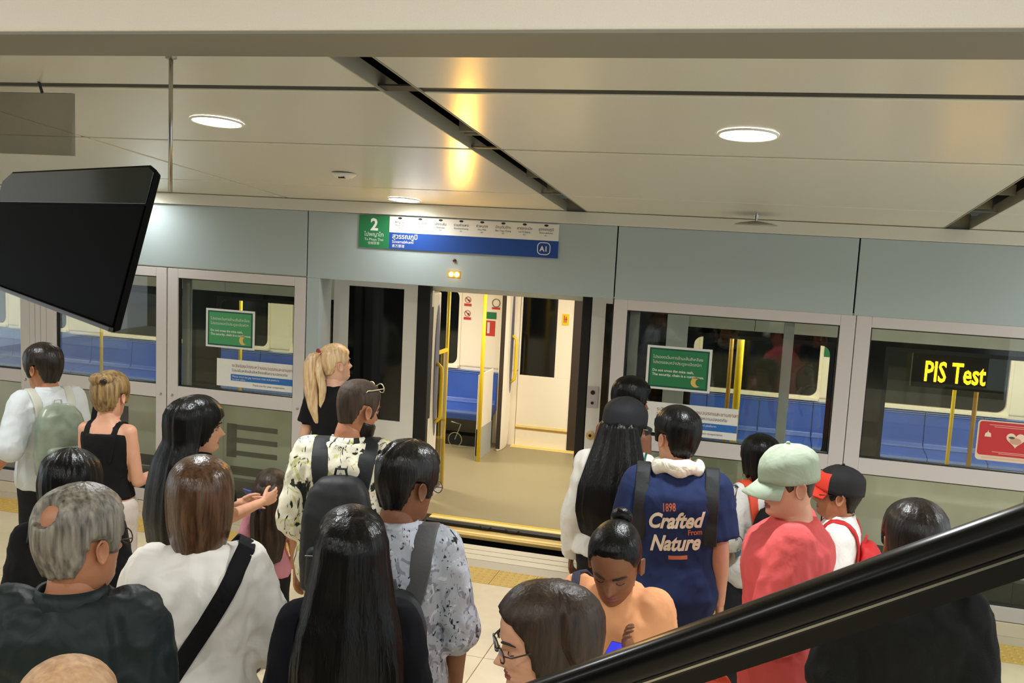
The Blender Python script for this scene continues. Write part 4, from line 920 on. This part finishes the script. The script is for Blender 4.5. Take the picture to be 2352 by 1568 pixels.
# ------------------------------------------------------------------ the crowd
h_black = hairm('black', (12, 11, 11), (5, 5, 5), .32, .24); h_dk = hairm('dark_brown', (38, 28, 22), (14, 10, 9), .34, .4); h_br = hairm('brown', (104, 72, 48), (52, 34, 22), .26)
h_gr = hairm('grey', (150, 142, 128), (60, 54, 46), .45); h_bl = hairm('blonde', (238, 212, 168), (190, 150, 104), .34); h_lb = hairm('light_brown', (168, 138, 88), (84, 62, 36), .5); h_gn = hairm('greying', (30, 26, 24), (12, 11, 11), .3, .4)
h_bd = hairm('stubble', (78, 60, 42), (40, 30, 22), .7); h_bald = hairm('sandy', (196, 158, 118), (160, 120, 86), .55); h_mid = hairm('mid_brown', (64, 46, 32), (34, 24, 17), .45, .35)
c_black = cloth('black', (17, 17, 19)); c_strap = mat('strap_black', (26, 30, 32), .7, bump=.06, bscale=60)
I4 = Matrix.Identity(4)
# man, pale grey-white shirt, pale backpack (far left)
P, Hm, bo, A_, s = person('person at far left in a pale grey short-sleeved shirt carrying a pale see-through backpack', (-4.30, -1.93), 1.70, -62, (-22, 6), 1.12, 'tan', w=1.06,
  top=dict(mat=cloth('pale_grey', (206, 212, 214)), infl=.020, sl='half', z0=.84, collar=(.066, 1.0)), hair=dict(mat=h_dk, shell=dict(t=.022, side=.06, nape=.012, temple=.14, ridge=.005)),
  arms={'L': ((-.30, -.10, 1.13), (-.36, .06, .95))})
backpack(P, s, 1.06, 'pale grey-green translucent backpack on the person at far left', mat('pack_pale', (150, 160, 142), .35, var=(92, 108, 88), nscale=5), mat('strap_pale', (196, 198, 184), .5), .31, .46, .16, 1.40)
# woman, bun, black vest
P, Hm, bo, A_, s = person('person with a messy light-brown bun, bare shoulders and a black and white vest', (-3.60, -2.25), 1.63, -8, (4, 4), 1.04, 'light', True,
  top=dict(mat=c_black, infl=.010, sl='none', z0=.98, z1=1.40, fold=.002, name='vest'), pants=(216, 206, 196), hair=dict(mat=h_lb, shell=dict(t=.022, front=.17, side=.07, nape=.015, ridge=.006)),
  arms={'R': ((.215, .0, 1.09), (.30, .25, 1.12)), 'L': ((-.20, .02, 1.1), (-.10, .22, 1.10))})
g = G(); 
for k in range(5): g.ell((.02*math.cos(k*1.3), -.085+.014*math.sin(k*2.1), .205+.012*math.cos(k*2.6)), (.045, .042, .034), 14, 9)
v_ = voxel(g, .006, 1, .004, 40, 3); sub(P, 'hair_bun', v_, Hm, h_lb)
g = G(); g.ell((.03, -.118, .205), (.024, .012, .016), 10, 6); sub(P, 'hair_clip', g, Hm, h_dk)
for sx in (-1, 1): band(over(surf(bo), s, [sx*.05, sx*.085, sx*.09, sx*.07], 15, 170, .004, 22), .042, .004).build('vest_strap', c_black, P, .001, True)
g = G(); g.ell((.055, .112, 1.245), (.062, .045, .055), 14, 9); g.ell((-.055, .112, 1.245), (.062, .045, .055), 14, 9); sub(P, 'vest_front', g, Matrix.Scale(s, 4), mat('vest_white', (226, 224, 224), .7))
# woman, very long black hair, black net top, holding phone
P, Hm, bo, A_, s = person('person with very long black hair and black top facing right, hands held out', (-2.73, -2.72), 1.65, 22, (28, 4), 1.14, 'light', True,
  top=dict(mat=c_black, infl=.020, sl='short', z0=.80), pants=(16, 16, 18), hair=dict(mat=h_black, shell=dict(t=.020, front=.150, side=.05, temple=.11, nape=-.05)),
  arms={'R': ((.20, .10, 1.12), (.14, .36, 1.14)), 'L': ((-.20, .08, 1.12), (-.06, .34, 1.10))}, curl=.25)
strands(P, [(1.585, .01, .005, .075, .07), (1.52, .005, -.035, .10, .085), (1.44, .0, -.06, .12, .095), (1.34, -.0, -.11, .15, .085), (1.2, -.01, -.14, .17, .075), (1.05, -.02, -.15, .18, .07), (.92, -.02, -.15, .16, .05), (.86, -.02, -.15, .11, .03)], h_black, ridge=.012, seed=1, h=1.65, full=True, fr=.42)
t = empty('phone', tuple(P.location), P.rotation_euler.z, label='blue-cased phone held by the long-haired person in the black sheer top', category='phone')
g = G(); g.box((-.036, -.005, -.075), (.036, .005, .075)); g.v = [tuple(Matrix.Translation((-.06, .41, 1.03)) @ Matrix.Rotation(.5, 4, 'X') @ Vector(p)) for p in g.v]; g.build('phone_body', mat('phone_blue', (24, 50, 140), .3), t, .004)
# person in black, wavy black hair, left
P, Hm, bo, A_, s = person('person in a black coat with tousled black hair, behind the grey-haired man', (-2.60, -3.76), 1.60, -38, (0, 8), 1.12, 'tan', True, w=1.12,
  top=dict(mat=c_black, infl=.034, sl='long', z0=.72, fold=.006, name='coat'), pants=(14, 14, 16), hair=dict(mat=h_black, shell=dict(t=.030, front=.16, side=.02, nape=-.055, ridge=.010, flare=.022)))
strands(P, [(1.44, 0, -.02, .10, .10), (1.38, 0, -.05, .14, .10), (1.30, 0, -.09, .15, .08), (1.22, 0, -.10, .12, .05)], h_black, ridge=.014, seed=5)
# grey-haired man
P, Hm, bo, A_, s = person('older person with thinning grey hair and glasses in a dark green jacket, lower left', (-1.78, -4.73), 1.82, -20, (34, 4), 1.16, 'tan', w=1.0,
  top=dict(mat=cloth('dark_green', (24, 34, 34), .55), infl=.040, sl='long', z0=.78, fold=.009, collar=(.078, 1.5), name='jacket'), hair=dict(mat=h_gr, shell=dict(t=.018, front=.195, side=.085, nape=.02, temple=.165, ridge=.006, bald=(.004, -.100, .195, .037))))
glasses(P, Hm, mat('frame_dark', (40, 32, 28), .3))
# bald head at the bottom edge
P, Hm, bo, A_, s = person('close-cropped sandy head cut off by the bottom edge at lower left', (-1.135, -5.53), 1.80, -20, (0, 0), 1.08, 'light',
  top=dict(mat=cloth('dark_tee', (40, 42, 46)), infl=.02), hair=dict(mat=h_bald, shell=dict(t=.004, front=.20, side=.10, nape=.04, ridge=.001)))
# white shirt, brown bob, crossbody bag
P, Hm, bo, A_, s = person('person with a smooth brown bob in a loose white shirt crossed by a black strap', (-1.79, -4.12), 1.75, -32, (6, 6), 1.12, 'light', True, w=1.04,
  top=dict(mat=cloth('white_shirt', (244, 240, 232), .8, .7, 5), infl=.038, sl='half', z0=.70, fold=.009, hem=.1, collar=(.066, .9)), pants=(70, 66, 60), hair=dict(mat=h_br, shell=dict(t=.026, front=.15, side=.0, nape=-.035, temple=.1, ridge=.002, flare=.026, rk=14)),
  arms={'L': ((-.26, .06, 1.10), (-.14, .26, 1.02)), 'R': ((.27, .05, 1.10), (.20, .24, 1.0))})
crossbody(P, s, 1.04, 'black shoulder bag worn across the white shirt', c_black, 1, .030, .055)
# blonde ponytail
P, Hm, bo, A_, s = person('person with a long blonde ponytail and black top standing by the left door post', (-2.81, -.96), 1.72, 0, (38, -6), 1.06, 'pale', True,
  top=dict(mat=c_black, infl=.018, sl='short', z0=.80), pants=(20, 20, 24), hair=dict(mat=h_bl, shell=dict(t=.012, front=.165, side=.10, nape=.03, ridge=.0025, rk=16)))
def tail(P, pts, rad, m, T, name='ponytail', n=28, ridge=.012, fl=1.0):
    pts = [Vector(p) for p in pts]; R = []; N = 22
    for i in range(N):
        u = i/(N-1)*(len(pts)-1); k = min(len(pts)-2, int(u)); p = pts[k].lerp(pts[k+1], u-k); r = float(np.interp(i/(N-1), np.linspace(0, 1, len(rad)), rad))
        R.append([(p.x+math.cos(a)*r*(1+ridge*30*noise.noise(Vector((math.cos(a)*3, math.sin(a)*3, i*.12)))*.4), p.y+math.sin(a)*r*fl*(1+ridge*30*noise.noise(Vector((math.cos(a)*5, math.sin(a)*5, i*.1)))*.4), p.z) for a in [2*PI*j/n for j in range(n)]])
    g = G(); g.rings(R); return sub(P, name, g, T, m)
tail(P, [(0, -.095, .205), (-.0, -.135, .200), (-.01, -.165, .15), (-.02, -.17, .06), (-.03, -.165, -.05), (-.02, -.155, -.15), (-.01, -.14, -.24), (0, -.13, -.30)], [.018, .034, .044, .046, .045, .042, .030, .010], h_bl, Hm)
tail(P, [(.0, -.12, .19), (.035, -.135, .10), (.045, -.12, -.02), (.03, -.13, -.14), (.05, -.13, -.2)], [.02, .026, .026, .018, .005], h_bl, Hm, name='hair_lock')
tail(P, [(-.0, -.12, .19), (-.045, -.135, .10), (-.055, -.13, -.02), (-.075, -.13, -.16), (-.085, -.13, -.27)], [.02, .026, .026, .018, .004], h_bl, Hm, name='hair_lock')
g = G(); g.rings([[(.021*math.cos(a)*k, -.112+y_, .205+.021*math.sin(a)*k) for a in [2*PI*i/16 for i in range(16)]] for y_, k in ((-.006, 1), (-.003, 1.15), (.004, 1.15), (.007, 1))]); sub(P, 'hair_tie', g, Hm, mat('tie_red', (150, 40, 40), .6))
# bearded man, palm shirt
m_palm = pattern_cloth('palm', (236, 230, 206), [((206, 204, 140), 9, .60, (1, 1, 1)), ((40, 46, 36), 11, .57, (1, 1.2, .45)), ((96, 110, 70), 15, .66, (1.6, 1, .7)), ((26, 28, 24), 18, .62, (2.2, 1, .6))])
P, Hm, bo, A_, s = person('bearded person with cropped hair and sunglasses on the head in a palm-print shirt', (-1.86, -2.79), 1.84, -16, (46, 14), 1.10, 'tan', w=1.10,
  top=dict(mat=m_palm, infl=.030, sl='half', z0=.78, fold=.006, collar=(.070, 1.2)), pants=(196, 184, 140), hair=dict(mat=h_bd, shell=dict(t=.0045, front=.172, side=.07, nape=.015, temple=.15, ridge=.001)))
R = []
for z in np.linspace(-.02, .062, 14):
    ring = []
    for j in range(60):
        a = -PI+2*PI*j/60; aa = abs(math.degrees(a)); x, y, _ = head_pt(a, z, False); zt = float(np.interp(aa, [0, 22, 40, 75, 95, 110], [.030, .058, .050, .075, .07, -.1])); mk = sstep(-.012, .004, zt-z)*sstep(100, 84, aa) if aa < 100 else 0
        dr = Vector((x, y+.0, z-.09)).normalized(); ring.append(Vector((x, y, z))+dr*(-.006+.020*mk+.004*noise.noise(Vector((x*60, y*60, z*60)))*mk))
    R.append(ring)
g = G(); g.rings(R); sub(P, 'beard', g, Hm, h_dk)
glasses(P, Hm, mat('frame_gold', (206, 190, 150), .3, .3), .0024, mat('lens_dark', (14, 14, 16), .05), up=.075, tiltf=.35, name='sunglasses')
backpack(P, s, 1.10, 'black backpack on the bearded person in the palm-print shirt', mat('pack_black', (15, 18, 20), .6, bump=.1, bscale=12), c_strap, .31, .50, .17, 1.36, strap_r=.036)
# older man with glasses, grey patterned shirt
m_flor = pattern_cloth('grey_print', (176, 180, 190), [((136, 138, 150), 13, .56, (1, 1, 1)), ((206, 208, 214), 20, .62, (1, 1, .8)), ((52, 54, 60), 24, .62, (1.5, 1.2, .8)), ((34, 36, 42), 18, .64, (1, 1.5, .6))])
P, Hm, bo, A_, s = person('older person with swept-back black hair and glasses in a grey and white printed shirt', (-1.22, -3.76), 1.80, -14, (44, 10), 1.12, 'brown', w=1.0,
  top=dict(mat=m_flor, infl=.022, sl='half', z0=.80, fold=.006, collar=(.070, 1.2)), pants=(40, 40, 44), hair=dict(mat=h_gn, shell=dict(t=.017, front=.195, side=.075, nape=.012, temple=.165, ridge=.006, top=.006, bald=(-.035, -.085, .205, .034))),
  arms={'R': ((.25, .03, 1.08), (.25, .10, .84))})
glasses(P, Hm, mat('frame_thin', (46, 34, 28), .3), .0014)
backpack(P, s, 1.10, 'dark grey backpack with wide straps on the person in the grey printed shirt', mat('pack_grey', (44, 46, 50), .7), mat('strap_grey', (84, 84, 86), .8, bump=.08, bscale=80), .28, .38, .10, 1.30, strap_r=.036)
# woman with long black hair, foreground
P, Hm, bo, A_, s = person('person in black seen from behind with long straight black hair, bottom centre', (-1.165, -4.27), 1.70, -24, (0, 8), 1.10, 'light', True, w=1.1,
  top=dict(mat=mat('cloth_navy_black', (12, 13, 20), .9, bump=.3, bscale=7, spec=.2), infl=.030, sl='long', z0=.76, fold=.005), pants=(14, 14, 18), hair=dict(mat=h_black, shell=dict(t=.024, front=.15, side=-.02, nape=-.07, temple=.08, ridge=.002, flare=.012)))
strands(P, [(1.60, 0, -.03, .085, .07), (1.55, 0, -.045, .11, .09), (1.46, 0, -.065, .135, .10), (1.38, 0, -.09, .155, .095), (1.28, 0, -.12, .165, .075), (1.1, .0, -.13, .17, .06), (.95, .01, -.13, .16, .05), (.88, .01, -.13, .12, .03)], h_black, ridge=.006, seed=9, h=1.70, full=True, fr=.7)
# child with long brown hair, pink top
P, Hm, bo, A_, s = person('child with long loose brown hair in a pink top, beside the white shirt', (-2.60, -2.18), 1.16, -20, (0, 4), .98, 'light', True,
  top=dict(mat=cloth('pink', (206, 138, 150)), infl=.022, sl='short', z0=.86), pants=(26, 26, 30), hair=dict(mat=h_mid, shell=dict(t=.016, front=.16, side=.02, nape=-.06, ridge=.004)))
strands(P, [(1.06, 0, -.03, .075, .07), (.98, 0, -.05, .085, .075), (.90, 0, -.07, .09, .06), (.80, .01, -.09, .09, .05), (.70, .01, -.09, .07, .035), (.66, 0, -.09, .04, .02)], h_mid, ridge=.010, seed=12, h=1.16)
# black cap, long black hair, white top
P, Hm, bo, A_, s = person('person in a black cap with long black hair and a green-striped white top', (-.705, -1.96), 1.70, -2, (38, 8), 1.08, 'brown', True, w=1.08,
  top=dict(mat=cloth('white_top', (228, 224, 216)), infl=.034, sl='long', z0=.92, fold=.007), pants=(24, 24, 28), hair=dict(mat=h_black, shell=dict(t=.018, front=.16, side=.03, nape=-.06, ridge=.004)))
strands(P, [(1.635, 0, -.03, .02, .02), (1.62, 0, -.03, .07, .06), (1.59, 0, -.035, .093, .085), (1.54, 0, -.045, .105, .09), (1.50, 0, -.055, .115, .095), (1.40, 0, -.09, .145, .10), (1.28, -.01, -.13, .165, .10), (1.16, -.01, -.15, .17, .09), (1.05, 0, -.15, .15, .07), (.98, .01, -.15, .10, .04)], h_black, ridge=.016, seed=20)
cap_hat(P, Hm, mat('cap_black', (14, 16, 22), .75), mat('cap_black', (14, 16, 22), .75), .062, t=.024)
glasses(P, Hm, mat('frame_clear', (214, 196, 170), .3))
for dx in (.0, .024): band(over(surf(LAST['top']), s, [.105+dx, .125+dx, .13+dx, .12+dx], 10, 150, .002, 22), .011, .002).build('stripe', mat('stripe_green', (20, 96, 72), .7), P, 0, True)
# person behind her with sunglasses on the head
P, Hm, bo, A_, s = person('bare-shouldered person with black hair and sunglasses on the head, behind the black cap', (-.79, -1.15), 1.70, 30, (30, 8), 1.06, 'brown', False,
  top=dict(mat=cloth('rust', (96, 60, 44)), infl=.012, sl='none', z0=.9, z1=1.40, name='vest'), pants=(40, 40, 44), hair=dict(mat=h_black, shell=dict(t=.022, front=.17, side=.06, nape=.0, ridge=.005)))
glasses(P, Hm, mat('frame_black', (12, 12, 12), .2), .003, mat('lens_mirror', (120, 140, 160), .05, .6), up=.062, tiltf=.30, name='sunglasses')
# navy T-shirt man
P, Hm, bo, A_, s = person('person in a navy T-shirt with cream lettering on the back and white collar', (-.345, -2.53), 1.80, -6, (-34, 2), 1.08, 'light', w=1.10,
  top=dict(mat=cloth('navy', (34, 46, 84), .85, .45, 5), infl=.026, sl='short', z0=.80, fold=.004), pants=(40, 40, 48), hair=dict(mat=h_black, shell=dict(t=.017, front=.18, side=.085, nape=.018, temple=.155, ridge=.006, rk=12)))
navyP, navyS = P, s
so = [c for c in P.children if c.name.startswith('shirt')][0]
m_cr = mat('print_cream', (232, 220, 196), .7); m_or = mat('print_orange', (190, 104, 70), .7)
tall = text_g('1898', .052, bold=.001)
g0 = [(i*.014, 0, z_) for z_ in (0, .018) for i in range(7)]
decal(P, so, [('Crafted', .098, -.125, .02, .38, m_cr, .0034, .25), ('Nature', .100, -.125, -.085, .38, m_cr, .0034, .225), ('From', .036, .045, -.016, 0, m_or, .001, .062), (tall, 0, -.06, .098, 0, m_or, 0, .055), ((g0, [(i, i+1, 8+i, 7+i) for i in range(6)]), 0, -.045, -.128, 0, m_or, 0, None)], (.015, 1.275), tilt=.10)
g = G(); R = []
for k in range(25):
    a = 2*PI*k/24; c_ = Vector((math.cos(a)*.088, -.02+math.sin(a)*.085, 1.492-.018*math.sin(a)+.006*math.sin(a*5)))*s
    o_ = Vector((math.cos(a), math.sin(a), 0)); rr_ = .034+.005*math.sin(a*4+1); R.append([c_+o_*math.cos(b_)*rr_*.8*s+Vector((0, 0, math.sin(b_)*rr_*1.05*s)) for b_ in [2*PI*q_/12 for q_ in range(12)]])
g.rings(R, cap=False); voxel(g, .007, 2, .003, 22, 4).build('collar', cloth('collar_white', (236, 230, 212), .85, .8, 12), P, smooth=True)
t = backpack(P, s, 1.10, 'black shoulder straps and front-worn bag over the navy T-shirt', c_black, c_strap, .26, .36, .13, 1.30, .30, straps=False, loop=False, pocket=False, name='front_bag', category='bag')
BV = surf(so)
for sx in (-1, 1): band(over(BV, s, [sx*.155, sx*.15, sx*.148, sx*.15], -12, 190, .006, 26), .062*s, .009).build('strap', c_strap, t, .002, True)
# peach T-shirt, looking down
P, Hm, bo, A_, s = person('person in a peach T-shirt with tied-back dark hair looking down at a phone', (-.44, -3.66), 1.62, 192, (-10, 26), 1.10, 'brown', True, w=1.14,
  top=dict(mat=cloth('peach', (232, 164, 116), .85, .5, 6), infl=.030, sl='half', z0=.80, fold=.006), pants=(50, 50, 60), hair=dict(mat=h_black, shell=dict(t=.008, front=.196, side=.125, nape=.03, temple=.172, ridge=.0015)), closed=True,
  arms={'R': ((.24, .06, 1.08), (.04, .27, 1.16)), 'L': ((-.25, .05, 1.08), (-.17, .17, 1.30))}, curl=.6)
g = G(); g.ell((0, -.118, .195), (.036, .026, .034), 16, 10); v_ = voxel(g, .005, 1, .003, 30, 2); sub(P, 'hair_bun', v_, Hm, h_black)
crossbody(P, s, 1.14, 'navy strap bag across the peach T-shirt', mat('strap_navy', (44, 46, 70), .7), 1, .018, .035)
t = empty('phone', tuple(P.location), P.rotation_euler.z, label='phone with bright blue screen held by the person in the peach T-shirt', category='phone')
Tp = Matrix.Translation((-.10, .245, 1.215)) @ Matrix.Rotation(-.35, 4, 'X'); g = G(); g.box((-.040, -.080, -.005), (.040, .080, .004)); g.v = [tuple(Tp @ Vector(p)) for p in g.v]; g.build('phone_body', m_black, t, .004)
g = G(); g.box((-.036, -.074, .004), (.036, .074, .0055)); g.v = [tuple(Tp @ Vector(p)) for p in g.v]; g.build('phone_screen', mat('screen_blue', (50, 54, 200), .3, emit=.7), t)
# brown-haired woman with glasses, lower centre
P, Hm, bo, A_, s = person('person with brown hair and thin round glasses looking down to the left, bottom centre', (-.49, -4.49), 1.66, -120, (2, 10), 1.14, 'light', True,
  top=dict(mat=cloth('dark_vest', (34, 36, 42)), infl=.014, sl='none', z0=.85, z1=1.41, name='vest'), pants=(40, 40, 46), hair=dict(mat=h_mid, shell=dict(t=.015, front=.180, side=.03, temple=.145, nape=-.05, ridge=.002, rk=14, part=.012)), closed=True)
strands(P, [(1.50, 0, -.06, .085, .06), (1.44, 0, -.07, .09, .065), (1.36, 0, -.10, .11, .06), (1.25, 0, -.12, .12, .045), (1.15, 0, -.12, .08, .03)], h_mid, ridge=.006, seed=31, h=1.655, cy0=.015, full=True, fr=.35)
glasses(P, Hm, mat('frame_thin', (46, 34, 28), .3), .0020)
# sage cap, salmon T-shirt
P, Hm, bo, A_, s = person('person in a sage green cap and salmon T-shirt turned to the left', (.15, -2.97), 1.77, -88, (-28, 10), 1.10, 'light', w=1.2,
  top=dict(mat=cloth('salmon', (226, 96, 96), .85, .5, 6), infl=.030, sl='half', z0=.76, fold=.006), pants=(60, 60, 66), hair=dict(mat=h_bd, shell=dict(t=.003, front=.18, side=.09, nape=.03, ridge=.001)),
  arms={'L': ((-.27, .02, 1.10), (-.23, .26, .98))})
t = empty('tote_bag', tuple(P.location), P.rotation_euler.z, label='orange-red bag hanging from the hand of the person in the sage cap', category='bag')
g = G(); g.rings([[(-.215+math.copysign(abs(math.cos(a))**.6, math.cos(a))*.05*k, .29+math.copysign(abs(math.sin(a))**.6, math.sin(a))*.13*k, z) for a in [2*PI*i/24 for i in range(24)]] for z, k in ((.58, .8), (.60, 1), (.72, 1.05), (.84, .95), (.87, .8))]); voxel(g, .01, 1, .004, 12).build('bag', mat('bag_orange', (226, 84, 48), .7), t, smooth=True)
for dx in (-.03, .03): G().tube([(-.215+dx, .22, .86), (-.215+dx*.6, .25, .93), (-.215, .28, .95), (-.215+dx*.6, .32, .93), (-.215+dx, .36, .86)], .006, 8).build('handle', mat('bag_orange', (226, 84, 48), .7), t, smooth=True)
m_sage = cloth('sage', (166, 178, 156), .85, .6, 9); cap_hat(P, Hm, m_sage, m_sage, .062, drop=.012)
# boy with red visor cap
P, Hm, bo, A_, s = person('child in a white polo and black cap with a red front, facing left', (.40, -2.09), 1.50, -82, (-6, 0), 1.0, 'tan', w=.92,
  top=dict(mat=cloth('white_polo', (236, 234, 228)), infl=.026, sl='half', z0=.82, collar=(.066, 1.3)), pants=(40, 44, 70), hair=dict(mat=h_black, shell=dict(t=.012, front=.17, side=.085, nape=.01, ridge=.003)))
m_vr = cloth('visor_red', (222, 66, 50), .8, .2, 9); cap_hat(P, Hm, mat('cap_black2', (18, 18, 20), .8), m_vr, .064, vis_mat=m_vr, drop=-.006)
glasses(P, Hm, mat('frame_dark', (40, 32, 28), .3), .0018)
backpack(P, s, 1.0, 'red backpack on the child in the white polo', mat('pack_red', (200, 30, 34), .6), mat('strap_red', (196, 34, 36), .6), .28, .40, .16, 1.36)
g = G()
for i, sx in enumerate((-1, 1)):
    s0, e_, w_ = A_[i]; q_ = e_+(w_-e_)*.06; d_ = (w_-e_).normalized()
    for o_ in (0, .014): g.tube([q_+d_*(o_-.003), q_+d_*(o_+.003)], .071*s, 16)
g.build('cuff_stripe', mat('stripe_navy', (30, 34, 60), .7), P)
# person with red strap behind the cap
P, Hm, bo, A_, s = person('black-haired child with red backpack straps, half hidden behind the sage cap', (.03, -1.62), 1.52, -30, (-10, 6), 1.06, 'tan', True,
  top=dict(mat=pattern_cloth('white_stripe', (220, 220, 214), [((120, 150, 170), 8, .6, (1, 1, .5)), ((60, 60, 66), 12, .68, (1, 1, .4))]), infl=.024, sl='half', z0=.82), pants=(40, 42, 50), hair=dict(mat=h_black, shell=dict(t=.02, front=.16, side=.04, nape=-.04, ridge=.005)))
backpack(P, s, 1.0, 'black backpack with red straps on the child behind the sage cap', c_black, mat('strap_orange_red', (214, 74, 44), .6), .28, .40, .15, 1.36, strap_r=.034)
# striped bag hanging between navy shirt and salmon shirt
# dark figure behind the handrail
P, Hm, bo, A_, s = person('dark-haired person in a black shirt seen from behind, beyond the handrail at lower right', (.535, -3.50), 1.73, 4, (-4, 4), 1.12, 'tan', w=1.14,
  top=dict(mat=c_black, infl=.034, sl='half', z0=.80, fold=.005), hair=dict(mat=h_dk, shell=dict(t=.020, front=.17, side=.08, nape=.01, ridge=.004)))
